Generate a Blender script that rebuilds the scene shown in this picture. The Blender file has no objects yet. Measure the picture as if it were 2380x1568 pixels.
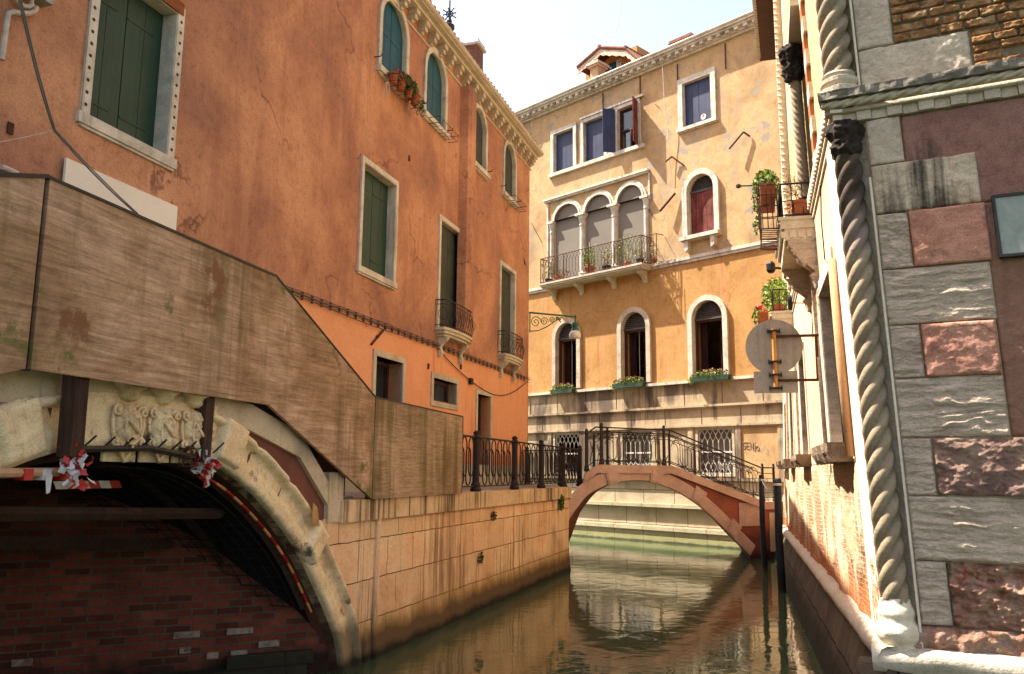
import bpy, math, random
from mathutils import Vector, Matrix, noise
from mathutils.geometry import tessellate_polygon
random.seed(7)
R_=math.radians
sc=bpy.context.scene; col=sc.collection
# ---------------------------------------------------------------- camera, sky, sun, exposure
F_=1950.; CX,CY=1190.,784.; CZ=2.45; PITCH=R_(9.12); ROLL=R_(.55)
cam=bpy.data.cameras.new('camera'); co=bpy.data.objects.new('camera',cam); col.objects.link(co)
cam.sensor_width=36; cam.lens=36*F_/2380; cam.clip_start=.05; cam.clip_end=9000
co.matrix_world=Matrix.Translation((0,0,CZ))@Matrix.Rotation(R_(90)+PITCH,4,'X')@Matrix.Rotation(ROLL,4,'Z')
sc.camera=co
SUN_EL=R_(56.5); SX,SY=-.94,.34      # horizontal direction towards the sun
w=bpy.data.worlds.new('World'); sc.world=w; w.use_nodes=True
nt=w.node_tree; bg=nt.nodes['Background']; sky=nt.nodes.new('ShaderNodeTexSky'); sky.sky_type='NISHITA'
sky.sun_disc=False; sky.sun_elevation=SUN_EL; sky.sun_rotation=math.atan2(SX,SY)
sky.air_density=1.0; sky.dust_density=2.0; sky.ozone_density=.3
tint=nt.nodes.new('ShaderNodeMix'); tint.data_type='RGBA'; tint.blend_type='MULTIPLY'; tint.inputs[0].default_value=1; tint.inputs[7].default_value=(1.22,1.01,.87,1)
nt.links.new(sky.outputs[0],tint.inputs[6]); nt.links.new(tint.outputs[2],bg.inputs[0]); bg.inputs[1].default_value=.12
sl=bpy.data.lights.new('sun','SUN'); so=bpy.data.objects.new('sun',sl); col.objects.link(so)
sl.energy=5.0; sl.angle=R_(.5); sl.color=(1,.93,.80)
so.rotation_euler=Vector((SX*math.cos(SUN_EL),SY*math.cos(SUN_EL),math.sin(SUN_EL))).to_track_quat('Z','Y').to_euler()
sc.view_settings.view_transform='Standard'; sc.view_settings.look='None'; sc.view_settings.exposure=1.82; sc.view_settings.gamma=1
try:
    sc.cycles.max_bounces=8; sc.cycles.diffuse_bounces=6; sc.cycles.glossy_bounces=4; sc.cycles.use_denoising=True
    sc.cycles.caustics_reflective=False; sc.cycles.caustics_refractive=False
except Exception: pass
# ---------------------------------------------------------------- frames: u along a wall, v up, w out of it
def ray(px,py):
    x=(px-CX)/F_; y=-(py-CY)/F_; c,s=math.cos(ROLL),math.sin(ROLL)
    xr=x*c-y*s; yr=x*s+y*c; cp,sp=math.cos(PITCH),math.sin(PITCH)
    return (xr,cp-yr*sp,sp+yr*cp)
class Fr:
    def __init__(s,O,D,lean=None,N=None,skew=0):
        l=math.hypot(*D); s.O=tuple(O); s.D=(D[0]/l,D[1]/l); s.N=(s.D[1],-s.D[0])
        if N is None:
            if -(s.N[0]*O[0]+s.N[1]*O[1])<0: s.N=(-s.N[0],-s.N[1])
        elif N[0]*s.N[0]+N[1]*s.N[1]<0: s.N=(-s.N[0],-s.N[1])
        s.lean=lean; s.skew=skew
    def P(s,u,v,w=0):
        if s.skew and w<0: u-=s.skew*w
        x=s.O[0]+s.D[0]*u+s.N[0]*w; y=s.O[1]+s.D[1]*u+s.N[1]*w
        if s.lean:
            a=s.lean(u,v); x+=a[0]; y+=a[1]
        return Vector((x,y,v))
    def uv(s,px,py,w=0):
        d=ray(px,py); u,v=0,3
        for i in range(14 if s.lean else 1):
            a=s.lean(u,v) if s.lean else (0,0)
            ox=s.O[0]+s.N[0]*w+a[0]; oy=s.O[1]+s.N[1]*w+a[1]
            t=(ox*s.N[0]+oy*s.N[1])/(d[0]*s.N[0]+d[1]*s.N[1])
            u=(d[0]*t-ox)*s.D[0]+(d[1]*t-oy)*s.D[1]; v=CZ+d[2]*t
        return u,v
def zm(ox,oy,k):            # a point read in an enlarged view -> picture point
    return lambda x,y:((ox+x/k)*.82639,(oy+y/k)*.82639)
W0=Fr((0,0),(1,0),N=(0,-1))
QD=(3.37,10.51); Q=Fr((-1.87,11.50),QD)                         # near quay and near bridge
WK=2.0
L=Fr((Q.O[0]-Q.N[0]*WK,Q.O[1]-Q.N[1]*WK),QD)                    # orange palace
B=Fr((2.46,33.82),(5.2,-5.39))                                  # ochre palace at the bend
LV=(-.042,.014)
def lean(u,v):
    k=(v-.9)*(1-1.7*min(max(u,0)/18,1)); return (LV[0]*k,LV[1]*k)
RC=Fr((3.37,7.71),(1.30,4.85),lean)                             # stone palace, canal side
NF=Fr((3.37,7.71),(.89,-.44),lambda u,v:(LV[0]*(v-.9),LV[1]*(v-.9)))   # stone palace, near side
BR=Fr((1.55,22.1),(5.65,3.1),skew=.80)                                   # far bridge face
# ---------------------------------------------------------------- materials
def lin(h):
    h=h.lstrip('#'); o=[]
    for i in (0,2,4):
        c=int(h[i:i+2],16)/255; o.append(c/12.92 if c<=.04045 else ((c+.055)/1.055)**2.4)
    return (*o,1)
class G:
    def __init__(s,name):
        s.m=bpy.data.materials.new(name); s.m.use_nodes=True; s.t=s.m.node_tree; s.n=s.t.nodes; s.l=s.t.links
        s.b=s.n['Principled BSDF']; s.geo=s.n.new('ShaderNodeNewGeometry'); s.uvn=None
    def set(s,sock,v):
        if hasattr(v,'is_output') or isinstance(v,bpy.types.NodeSocket): s.l.new(v,sock)
        else: sock.default_value=v
    def pos(s,scale=(1,1,1)):
        m=s.n.new('ShaderNodeMapping'); s.l.new(s.geo.outputs['Position'],m.inputs[0]); m.inputs['Scale'].default_value=scale; return m.outputs[0]
    def uv(s,scale=(1,1,1)):
        if not s.uvn: s.uvn=s.n.new('ShaderNodeUVMap'); s.uvn.uv_map='UVMap'
        m=s.n.new('ShaderNodeMapping'); s.l.new(s.uvn.outputs[0],m.inputs[0]); m.inputs['Scale'].default_value=scale; return m.outputs[0]
    def noise(s,vec,sc,det=6,rough=.6,dist=0):
        n=s.n.new('ShaderNodeTexNoise'); s.l.new(vec,n.inputs['Vector']); n.inputs['Scale'].default_value=sc
        n.inputs['Detail'].default_value=det; n.inputs['Roughness'].default_value=rough; n.inputs['Distortion'].default_value=dist; return n.outputs['Fac']
    def ramp(s,fac,stops):
        r=s.n.new('ShaderNodeValToRGB'); s.l.new(fac,r.inputs[0]); e=r.color_ramp.elements
        while len(e)<len(stops): e.new(.5)
        for k,(p,c) in enumerate(stops):
            e[k].position=p; e[k].color=c if not isinstance(c,(int,float)) else (c,c,c,1)
        return r.outputs[0]
    def mix(s,f,a,b,mode='MIX'):
        m=s.n.new('ShaderNodeMix'); m.data_type='RGBA'; m.blend_type=mode
        s.set(m.inputs[0],f); s.set(m.inputs[6],a); s.set(m.inputs[7],b); return m.outputs[2]
    def math(s,op,a,b=0,c=None,clamp=False):
        m=s.n.new('ShaderNodeMath'); m.operation=op; m.use_clamp=clamp; s.set(m.inputs[0],a); s.set(m.inputs[1],b)
        if c is not None: s.set(m.inputs[2],c)
        return m.outputs[0]
GAIN=dict(orange_stucco=1.22,weathered_plywood=1.4,mossy_plywood=1.35,quay_ashlar=1.2,weathered_arch_stone=1.15,grey_cream_render=1.2,grey_weathered_stone=1.3,smooth_dressed_stone=1.2,soot_streaked_stone=1.2,red_rendered_block=1.15,purple_brown_block=1.2,crumbling_rubble=1.15,dull_red_render=1.2,coping_stone=1.15,pinkish_bridge_stone=1.15,brown_red_render=1.2)
def M(name,cols,sc=1.0,stretch=(1,1,1),fine=.25,fsc=14,rough=.9,bump=.3,bsc=30,bdist=.02,streak=None,brick=None,z=None,met=0,spec=.25,spots=None,grain=None,crack=None):
    g=G(name); gn=GAIN.get(name,1); cl=[tuple(min(.92,x*gn) for x in lin(c)[:3])+(1,) for c in cols]
    n=g.noise(g.pos(stretch),sc,8,.62,.4)
    c=g.ramp(n,[(.32+.36*i/max(1,len(cl)-1),x) for i,x in enumerate(cl)]) if len(cl)>1 else cl[0]
    hb=None
    if brick:
        bt=g.n.new('ShaderNodeTexBrick'); g.l.new(g.uv(),bt.inputs['Vector'])
        # wobble the joints
        wob=g.n.new('ShaderNodeTexNoise'); g.l.new(g.uv(),wob.inputs['Vector']); wob.inputs['Scale'].default_value=9
        va=g.n.new('ShaderNodeVectorMath'); va.operation='MULTIPLY_ADD'; g.l.new(wob.outputs['Color'],va.inputs[0]); va.inputs[1].default_value=(brick.get('wob',.02),)*3; g.l.new(g.uv(),va.inputs[2]); g.l.new(va.outputs[0],bt.inputs['Vector'])
        bt.inputs['Color1'].default_value=lin(brick['c1']); bt.inputs['Color2'].default_value=lin(brick['c2']); bt.inputs['Mortar'].default_value=lin(brick['mo'])
        bt.inputs['Scale'].default_value=1; bt.inputs['Brick Width'].default_value=brick['w']; bt.inputs['Row Height'].default_value=brick['h']
        bt.inputs['Mortar Size'].default_value=brick.get('ms',.008); bt.inputs['Mortar Smooth'].default_value=.3; bt.inputs['Bias'].default_value=brick.get('bias',0); bt.offset=brick.get('off',.5)
        bc=g.mix(.6,bt.outputs[0],g.ramp(n,[(.35,lin('#b0b0b0')),(.65,lin('#ffffff'))]),'MULTIPLY')
        if 'mask' in brick:
            ms,th,wd=brick['mask']; mk=g.noise(g.pos((1,1,brick.get('mz',1))),ms,7,.65)
            mk=g.ramp(mk,[(th-wd,0),(th+wd,1)])
            if 'mzl' in brick:      # only below a height
                z0,z1=brick['mzl']; sep=g.n.new('ShaderNodeSeparateXYZ'); g.l.new(g.geo.outputs['Position'],sep.inputs[0])
                zz=g.math('MULTIPLY_ADD',sep.outputs[2],-1/(z1-z0),z1/(z1-z0),True); mk=g.math('MULTIPLY',mk,zz)
            c=g.mix(mk,c,bc); hb=g.math('MULTIPLY',g.math('SUBTRACT',1,bt.outputs[1]),mk)
            hb=g.math('ADD',hb,g.math('MULTIPLY',g.math('SUBTRACT',1,mk),1.6))
        elif brick.get('joint'): c=g.mix(bt.outputs[1],c,bt.inputs['Mortar'].default_value[:]); c=g.mix(brick.get('tone',.5),c,bt.outputs[0],'MULTIPLY') if brick.get('tone') else c; hb=g.math('SUBTRACT',1,bt.outputs[1])
        else: c=bc; hb=g.math('SUBTRACT',1,bt.outputs[1])
    if fine: 
        f=g.noise(g.pos(),fsc,6,.75); c=g.mix(fine,c,g.ramp(f,[(.3,lin('#8a8078')),(.46,lin('#f0ede8')),(.6,lin('#ffffff'))]),'MULTIPLY')
        f2=g.noise(g.pos(),fsc*5.5,5,.85); c=g.mix(min(1,.25+fine),c,g.ramp(f2,[(.32,lin('#847c74')),(.47,lin('#f2efea')),(.58,lin('#ffffff'))]),'MULTIPLY')
    if grain: 
        gr=g.noise(g.pos(grain[1]),grain[2],8,.7,.6); c=g.mix(grain[3],c,g.ramp(gr,[(.35,lin(grain[0])),(.62,lin('#ffffff'))]),'MULTIPLY')
    for st in (streak or []):
        cc,th,ss=st[:3]; am=st[3] if len(st)>3 else .85
        s=g.noise(g.pos((ss,ss,.22)),1.0,6,.6); s2=g.noise(g.pos(),.45,3); s=g.math('MULTIPLY_ADD',s2,.5,g.math('MULTIPLY',s,.75))
        c=g.mix(g.math('MULTIPLY',g.ramp(s,[(th,0),(th+.09,1)]),am),c,lin(cc))
    for sp in (spots or []):
        cc,th,ss=sp[:3]; s=g.noise(g.pos(),ss,7,.7); c=g.mix(g.ramp(s,[(th,0),(th+.05,1)]),c,lin(cc))
    if crack:
        vv=g.n.new('ShaderNodeTexVoronoi'); vv.feature='DISTANCE_TO_EDGE'; vv.inputs['Scale'].default_value=crack[0]
        dn=g.n.new('ShaderNodeTexNoise'); g.l.new(g.geo.outputs['Position'],dn.inputs['Vector']); dn.inputs['Scale'].default_value=2.2; dn.inputs['Detail'].default_value=6
        va2=g.n.new('ShaderNodeVectorMath'); va2.operation='MULTIPLY_ADD'; g.l.new(dn.outputs['Color'],va2.inputs[0]); va2.inputs[1].default_value=(.9,.9,.9); g.l.new(g.geo.outputs['Position'],va2.inputs[2]); g.l.new(va2.outputs[0],vv.inputs['Vector'])
        ck=g.ramp(vv.outputs['Distance'],[(0,1),(crack[1],0)]); cm=g.ramp(g.noise(g.pos(),.7,2),[(.5,0),(.56,1)]); ck=g.math('MULTIPLY',ck,cm); c=g.mix(g.math('MULTIPLY',ck,.75),c,lin(crack[2]))
    if z:
        sep=g.n.new('ShaderNodeSeparateXYZ'); g.l.new(g.geo.outputs['Position'],sep.inputs[0]); wn=g.noise(g.pos((1,1,.5)),2.2,6)
        for (zz,wd,cc,am) in z:
            h=g.math('MULTIPLY_ADD',wn,wd*2.2,sep.outputs[2]); h=g.math('MULTIPLY_ADD',h,-1/wd,(zz+wd*1.6)/wd,True)
            c=g.mix(g.math('MULTIPLY',h,am),c,lin(cc))
    g.set(g.b.inputs['Base Color'],c); g.b.inputs['Roughness'].default_value=rough; g.b.inputs['Metallic'].default_value=met
    g.b.inputs['Specular IOR Level'].default_value=spec
    if bump:
        h=g.noise(g.pos(),bsc,8,.7)
        h=g.math('MULTIPLY_ADD',g.noise(g.pos(stretch),bsc*.18,4),1.2,h)
        if grain: h=g.math('MULTIPLY_ADD',gr,2.,h)
        if hb is not None: h=g.math('MULTIPLY_ADD',hb,(brick or {}).get('bump',1.5),h)
        bn=g.n.new('ShaderNodeBump'); bn.inputs['Strength'].default_value=bump; bn.inputs['Distance'].default_value=bdist
        g.set(bn.inputs['Height'],h); g.l.new(bn.outputs[0],g.b.inputs['Normal'])
    return g.m
def plain(name,c,rough=.5,met=0,spec=.4,em=None):
    g=G(name); g.b.inputs['Base Color'].default_value=lin(c); g.b.inputs['Roughness'].default_value=rough; g.b.inputs['Metallic'].default_value=met; g.b.inputs['Specular IOR Level'].default_value=spec
    n=g.noise(g.pos(),9,6); c2=g.mix(.35,lin(c),g.ramp(n,[(.35,lin('#808080')),(.65,lin('#ffffff'))]),'MULTIPLY'); g.set(g.b.inputs['Base Color'],c2)
    return g.m
m={}
m['stucco_o']=M('orange_stucco',['#825e50','#9a6c56','#b08062','#be8e70'],.42,fine=.5,fsc=9,bump=.6,bsc=26,bdist=.015,streak=[('#8a5a46',.67,3.5,.4),('#c08e70',.70,4,.3)],spots=[('#c09078',.72,2.3),('#6a4234',.70,1.0),('#8a4a30',.72,.7)],crack=(.35,.012,'#5a3a2e'))
m['stucco_low']=M('peach_stucco',['#d29068','#dc9c74','#e0a27a'],.6,fine=.25,bump=.3,bsc=30,bdist=.01,streak=[('#a85a3a',.70,3.2,.6)],spots=[('#c27648',.68,1.4)],z=[(2.75,.45,'#a8583a',.6)])
m['stucco_lowwhite']=M('grey_plinth_plaster',['#a39a8c','#b9b0a2'],2,fine=.3,bump=.3)
m['stucco_ochre']=M('pale_ochre_stucco',['#967c58','#b09068','#c0a074','#a89478'],.7,fine=.35,fsc=7,bump=.4,bsc=20,bdist=.015,streak=[('#8f8272',.66,2.2,.45)],spots=[('#8e8478',.58,1.3),('#b07a48',.68,.8)],crack=(.4,.01,'#7a6450'))
m['stucco_mid']=M('orange_ochre_stucco',['#a07646','#b28852','#c0965e'],.6,fine=.4,fsc=7,bump=.3,bsc=20,crack=(.4,.01,'#8a5c34'),streak=[('#b78560',.66,4,.5),('#9a5c30',.70,3,.6)])
m['stone_white']=M('istrian_stone',['#a8a094','#c8c0b2','#d6cfc2'],3,fine=.35,fsc=25,rough=.8,bump=.35,bsc=40,bdist=.01,streak=[('#6e675e',.70,9,.6)])
m['stone_dirty']=M('streaked_stone',['#a08e76','#b5a286','#c0ae92'],1.2,fine=.35,fsc=12,bump=.35,bsc=30,streak=[('#4a3f38',.61,1.3,.8),('#5c4c40',.66,7,.55)])
m['stone_black']=M('blackened_stone',['#3c352f','#544b42','#675c50'],1.5,fine=.4,bump=.4,streak=[('#968672',.66,7,.7)])
m['quay']=M('quay_ashlar',['#d0a680','#e2b892','#ecc49e','#d6b090'],.9,fine=.35,fsc=18,bump=.6,bsc=26,bdist=.015,streak=[('#74492e',.66,6,.7),('#8f6a48',.64,14,.5)],
  brick=dict(c1='#d8d0c8',c2='#ffffff',mo='#6a523c',w=.86,h=.52,ms=.007,joint=1,bump=2.5,wob=.03,off=.37,tone=.5),z=[(.50,.22,'#8a6a2c',.75),(.34,.16,'#54402c',.9),(.10,.10,'#1c1810',.97)])
m['coping']=M('coping_stone',['#b89a78','#ccae8a','#d8ba96'],1.6,fine=.4,fsc=14,bump=.45,bsc=30,streak=[('#3b2c22',.61,9,.85)])
m['arch_stone']=M('weathered_arch_stone',['#b89c76','#dcc098','#ecd2aa','#c4a884'],1.4,fine=.45,fsc=14,bump=.8,bsc=16,bdist=.02,spots=[('#6f5f4c',.60,1.4)],z=[(.55,.2,'#5a4a34',.8),(.16,.12,'#2a2416',.95)])
m['spandrel']=M('brown_red_render',['#5e3a30','#71463a'],1.5,fine=.3,bump=.4)
m['band']=M('grey_cream_render',['#a09080','#baaa92','#c6b498'],1.2,fine=.35,bump=.35,streak=[('#5d574c',.66,5,.6)])
m['plywood']=M('weathered_plywood',['#86684e','#9c7c5e','#b4947a','#94765a'],1.1,fine=.3,rough=.85,bump=.3,bsc=12,bdist=.005,grain=('#7a6a5a',(1.4,1.4,24),1.2,.6),spots=[('#6a6436',.56,.7),('#7a543a',.62,1.3),('#c0a488',.66,1.9),('#2c221c',.80,9)],streak=[('#5c5230',.66,3.0,.5),('#6a4c38',.70,8,.4)])
m['plywood_end']=M('mossy_plywood',['#87705a','#9c846a','#b0947a'],1,fine=.2,rough=.85,bump=.35,bsc=12,bdist=.006,grain=('#6e5b4a',(2.2,2.2,30),1.4,.6),streak=[('#5a5226',.60,3,.7),('#6a4a30',.64,9,.5)])
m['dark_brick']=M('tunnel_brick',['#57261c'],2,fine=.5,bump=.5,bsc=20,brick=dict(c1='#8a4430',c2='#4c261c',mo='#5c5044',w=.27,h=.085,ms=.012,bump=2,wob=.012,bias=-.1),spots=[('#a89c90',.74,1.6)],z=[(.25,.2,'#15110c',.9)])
m['soffit']=M('near_black_soffit',['#141013','#231c1c'],1.5,bump=.4)  # near-black base colour over the whole vault
m['pipe_grey']=M('grey_brown_pipe',['#5c4a40','#6e5a4e'],4,rough=.7,bump=.1)
m['chim_brick']=M('chimney_brick',['#6e4638','#84584a'],3,fine=.4,bump=.4,brick=dict(c1='#84503e',c2='#6a4236',mo='#8a7262',w=.25,h=.07,ms=.01,bump=1))
m['pipe_plaster']=M('orange_stained_plaster',['#b58a66','#c49a76'],3,fine=.3,bump=.3)
m['red_brick']=M('bridge_brick',['#96503c','#aa5e46'],1.5,fine=.4,bump=.4,bsc=24,brick=dict(c1='#a85c44',c2='#904c3a',mo='#946850',w=.25,h=.07,ms=.008,bump=1,mask=(1.2,.5,.2)),z=[(.8,.35,'#5a2c22',.7),(.2,.2,'#2a1c16',.9)])
m['bridge_stone']=M('pinkish_bridge_stone',['#a8867a','#bc9a8a','#c4a494'],1.6,fine=.45,fsc=22,bump=.4,bsc=34)
m['iron']=M('dark_iron',['#231c1a','#33292a'],4,rough=.6,bump=.2,met=.2)
m['iron_black']=plain('black_iron','#1b1716',.55)
m['iron_rust']=M('rusty_iron',['#3a2018','#5a3222'],6,rough=.8,bump=.3)
m['green_sh']=M('dark_green_shutter_paint',['#1f3a30','#27463a'],2,fine=.15,rough=.5,bump=.12,bsc=10,grain=('#9a9a9a',(9,9,.6),2,.4))
m['teal_sh']=M('teal_shutter_paint',['#10424c','#1a5563'],2,fine=.15,rough=.45,bump=.1,grain=('#8a8a8a',(9,9,.6),2,.4))
m['grey_sh']=M('grey_green_shutter_paint',['#2c332e','#3a413a'],2,fine=.15,rough=.5,bump=.1)
m['navy_sh']=M('navy_shutter_paint',['#2c3350','#3b4462'],2,fine=.2,rough=.5,bump=.12,grain=('#9a9aa8',(9,9,.6),2,.5))
m['red_sh']=M('faded_red_shutter_wood',['#5a2420','#7c3a30','#93524a'],2.6,fine=.3,rough=.75,bump=.3,grain=('#8a7a78',(14,14,.7),2,.8))
m['louvre']=M('grey_louvre_paint',['#4a4340','#5c5450'],3,rough=.6,bump=.1)
m['dark']=plain('dark_interior','#0c090a',.9,spec=0)
m['curtain']=M('dark_red_curtain',['#2a1412','#43201c'],2,rough=.9,bump=.1,grain=('#707070',(16,16,.5),2,.8))
m['glass']=plain('window_glass','#1d2730',.08,spec=.8)
m['glass_l']=plain('pale_reflecting_glass','#4d6a74',.06,spec=.9)
m['brown_wood']=M('dark_brown_frame_wood',['#3c1f18','#4d2a20'],4,rough=.6,bump=.15)
m['grey_panel']=M('grey_blind_panel',['#6e675e','#787066'],.6,fine=.1,rough=.8,bump=.06)
m['lintel_wood']=M('raw_wood_lintel',['#8a4a26','#a4602f'],3,rough=.8,bump=.3,grain=('#7a5a40',(.8,.8,10),3,.7))
m['tile']=M('terracotta_roof_tile',['#6a3e30','#7e5040','#84604e'],3,rough=.85,bump=.3)
m['terracotta']=M('terracotta_pot',['#94502f','#a86242'],4,rough=.8,bump=.15)
m['white_board']=M('white_hoarding_sheet',['#d8d0c4','#e2dacc'],.6,fine=.05,rough=.6,bump=.05)
m['stone_grey']=M('grey_weathered_stone',['#a89888','#c0b09e','#cabaa8'],2.2,(1,1,2.5),fine=.4,fsc=24,bump=1,bsc=46,bdist=.022,grain=('#6f665c',(2.5,2.5,9),2.0,.3))
m['stone_smooth']=M('smooth_dressed_stone',['#9a8f80','#b0a594','#bcb2a0'],2,fine=.45,fsc=20,bump=.8,bsc=24,bdist=.02,spots=[('#5c5248',.70,3)])
m['stone_sooty']=M('soot_streaked_stone',['#a0927e','#b4a590','#c0b29e'],2,fine=.45,fsc=20,bump=.8,bsc=24,bdist=.02,streak=[('#2a2622',.585,4.2,.9)])
m['stain']=M('black_stain_crust',['#26221f','#3a342f'],6,bump=.3)
m['red_block']=M('red_rendered_block',['#96685a','#ab7c6a','#b88a78'],1.6,crack=(1.2,.02,'#5a3a30'),fine=.5,fsc=12,bump=.8,bsc=22,bdist=.02,spots=[('#6a463c',.68,3)])
m['red_wall']=M('dull_red_render',['#74544c','#86645a','#947064'],.9,crack=(1.0,.02,'#4a3430'),fine=.5,fsc=10,bump=.8,bsc=22,bdist=.02,spots=[('#5a4a50',.62,1.2)],z=[(4.6,.25,'#7a5a44',.5)],streak=[('#2e2826',.70,2.6,.85)])
m['purple_block']=M('purple_brown_block',['#665050','#80665c','#98806f'],2.6,fine=.5,fsc=20,bump=1,bsc=40,bdist=.02,spots=[('#3c302c',.66,6)])
m['pale_brick']=M('lime_crusted_brick',['#6a5a50','#9c8e82','#7a5a4c'],6,fine=.5,bump=.8)
m['rubble']=M('crumbling_rubble',['#5c3c34','#8c6454','#a88470','#988c84'],3.2,fine=.5,fsc=20,bump=1,bsc=36,bdist=.03,spots=[('#3e5650',.66,2.2),('#8a3a28',.66,1.7)])
m['old_brick']=M('yellowish_old_brick',['#805a40','#a07a56','#bca07c'],7,fine=.6,fsc=26,bump=1,bsc=30,bdist=.03,spec=0,rough=1)
m['mortar']=M('grey_lime_mortar',['#6e6250','#8c7e68'],5,fine=.4,bump=1,bsc=24,bdist=.03)
m['rc_wall']=M('crumbling_plaster_over_brick',['#c2a688','#d2b898','#dcc7a8'],.9,(1,1,.5),fine=.35,fsc=16,bump=.8,bsc=20,bdist=.03,
  brick=dict(c1='#b06038',c2='#c08a5e',mo='#cdb89a',w=.22,h=.06,ms=.010,mask=(1.5,.52,.04),mz=.6,bump=1.5,mzl=(1.6,3.0)),spots=[('#3c2a20',.69,2.7)],z=[(1.25,.35,'#b0602c',.75)])
m['rc_up']=M('pale_brick_wall',['#cdb48c','#dcc7a0'],1.2,fine=.35,fsc=14,bump=.6,bsc=20,bdist=.02,
  brick=dict(c1='#d9c096',c2='#c9a878',mo='#b89a70',w=.26,h=.07,ms=.008,bump=1.0,mask=(.9,.46,.1)),streak=[('#a8835a',.68,8,.5)])
m['stone_sun']=M('pale_pier_stone',['#c6b79e','#d8ccb6','#dfd4c0'],1.8,fine=.25,bump=.4,bsc=24)
m['plaster_cream']=M('cream_plaster',['#cdb391','#dcc4a2','#cda884'],1,(1,1,.3),fine=.25,bump=.35,streak=[('#b07a54',.66,7,.6)])
m['brick_o']=plain('orange_brick_block','#a5623a',.9)
m['soot']=M('sooty_carving',['#241e1a','#3c342d'],5,fine=.3,bump=.8,bsc=22,bdist=.02)
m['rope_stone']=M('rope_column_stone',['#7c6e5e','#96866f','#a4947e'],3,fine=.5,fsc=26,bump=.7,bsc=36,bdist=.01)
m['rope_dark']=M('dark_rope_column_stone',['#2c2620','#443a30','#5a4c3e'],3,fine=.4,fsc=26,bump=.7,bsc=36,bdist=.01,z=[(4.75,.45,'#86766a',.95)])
m['cornice_n']=M('grey_cornice_stone',['#64605a','#7a746a','#8c867c'],3,fine=.4,fsc=22,bump=.9,bsc=22,bdist=.02)  # grey base, darker than the cornice along the canal
m['quay_dark']=M('shaded_algae_stone',['#3c352c','#574c40','#6a5c4a'],1.4,fine=.4,bump=.6,bsc=20,brick=dict(c1='#ffffff',c2='#cfcfcf',mo='#1e1a16',w=1.1,h=.42,ms=.012,joint=1,tone=.4,bump=2),z=[(.35,.2,'#1e2014',.85)])  # dark base carries the shade of these walls; greenish algae near the waterline
m['ledge']=M('pale_ledge_stone',['#b9ae9c','#cfc6b4'],2,fine=.4,fsc=16,bump=.7,bsc=16,bdist=.03)
m['back_base']=M('rough_canal_ashlar',['#a69a80','#bcb096','#c6bba4'],1.3,fine=.4,fsc=24,bump=.6,bsc=26,brick=dict(c1='#ffffff',c2='#e6e2da',mo='#5a5040',w=1.35,h=.62,ms=.012,joint=1,tone=.4,bump=2,off=.4,wob=.02),z=[(.28,.1,'#8a8a58',.7),(.05,.06,'#2a2a18',.9)])
m['pave']=M('paving_stone',['#8a7f70','#a0958a'],2,bump=.3,brick=dict(c1='#ffffff',c2='#dadada',mo='#555048',w=.6,h=.35,ms=.008,joint=1,tone=.3,bump=1))
m['pole']=M('blue_black_pole_wood',['#161b22','#222a34'],3,rough=.55,bump=.3,grain=('#707070',(9,9,.5),3,.6),z=[(.45,.2,'#0e0f0c',.9)])
m['sign_grey']=M('dull_sign_metal',['#a0968a','#b0a69a'],1.2,fine=.35,streak=[('#5c544c',.66,5,.5)],rough=.45,bump=.05,met=.0)
m['sign_pole']=M('painted_sign_post',['#b07a3a','#c99552'],4,rough=.6,bump=.1)
m['sill_dark']=M('shade_browned_sill',['#5c4a3e','#7a6656','#9a8672'],3,fine=.5,bump=.6)  # brown put into the sill colour for the shade on its near side
m['tape_o']=plain('orange_tape','#f0a060',.5)
m['tape_w']=plain('white_plastic_tape','#d8d0cc',.4)
m['tape_r']=plain('red_plastic_tape','#b3221c',.4)
m['beam']=M('brown_prop_timber',['#3d2a22','#523a2e'],3,rough=.8,bump=.3,grain=('#707070',(9,9,.7),3,.7))
m['lamp_green']=plain('green_lamp_enamel','#0f5a3c',.4)
m['lamp_white']=plain('white_lamp_glass','#d9d3cb',.25)
m['cable']=plain('grey_cable','#6f6f76',.5)
m['conduit']=plain('white_conduit','#b8aca0',.5)
m['leaf']=M('leaf_green',['#2c4c18','#46682a','#7a8a40'],9,rough=.55,bump=0,fine=0)
m['leaf_l']=M('leaf_yellow_green',['#5c7c28','#84983a','#a2a650'],9,rough=.55,bump=0,fine=0)
m['leaf_d']=M('leaf_dark_green',['#26401a','#3a5a22'],9,rough=.6,bump=0,fine=0)
m['dry']=M('dry_twig',['#6a4a30','#8a6a48'],6,rough=.8,bump=0)
m['flower_r']=plain('red_petal','#c4202a',.5); m['flower_p']=plain('pink_petal','#d76a86',.5)
m['planter_g']=plain('green_planter','#1f3d28',.5)
m['white_iron']=plain('white_painted_iron','#d2ccc4',.5)
m['poster']=plain('pale_green_panel','#8a938a',.35)
m['rope_w']=plain('white_rope','#c9c0b2',.8)
m['decal']=plain('white_decal','#e4ddd4',.4); m['decal_r']=plain('orange_decal','#c9542a',.4)
m['chalk']=plain('pale_chalk_paint','#8d8078',.9)
m['mesh_n']=plain('black_safety_net','#0d0c0c',.8)
m['smoke']=plain('white_vapour','#ffffff',1)
m['cardboard']=plain('paper_notice','#b58a56',.8)
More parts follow.
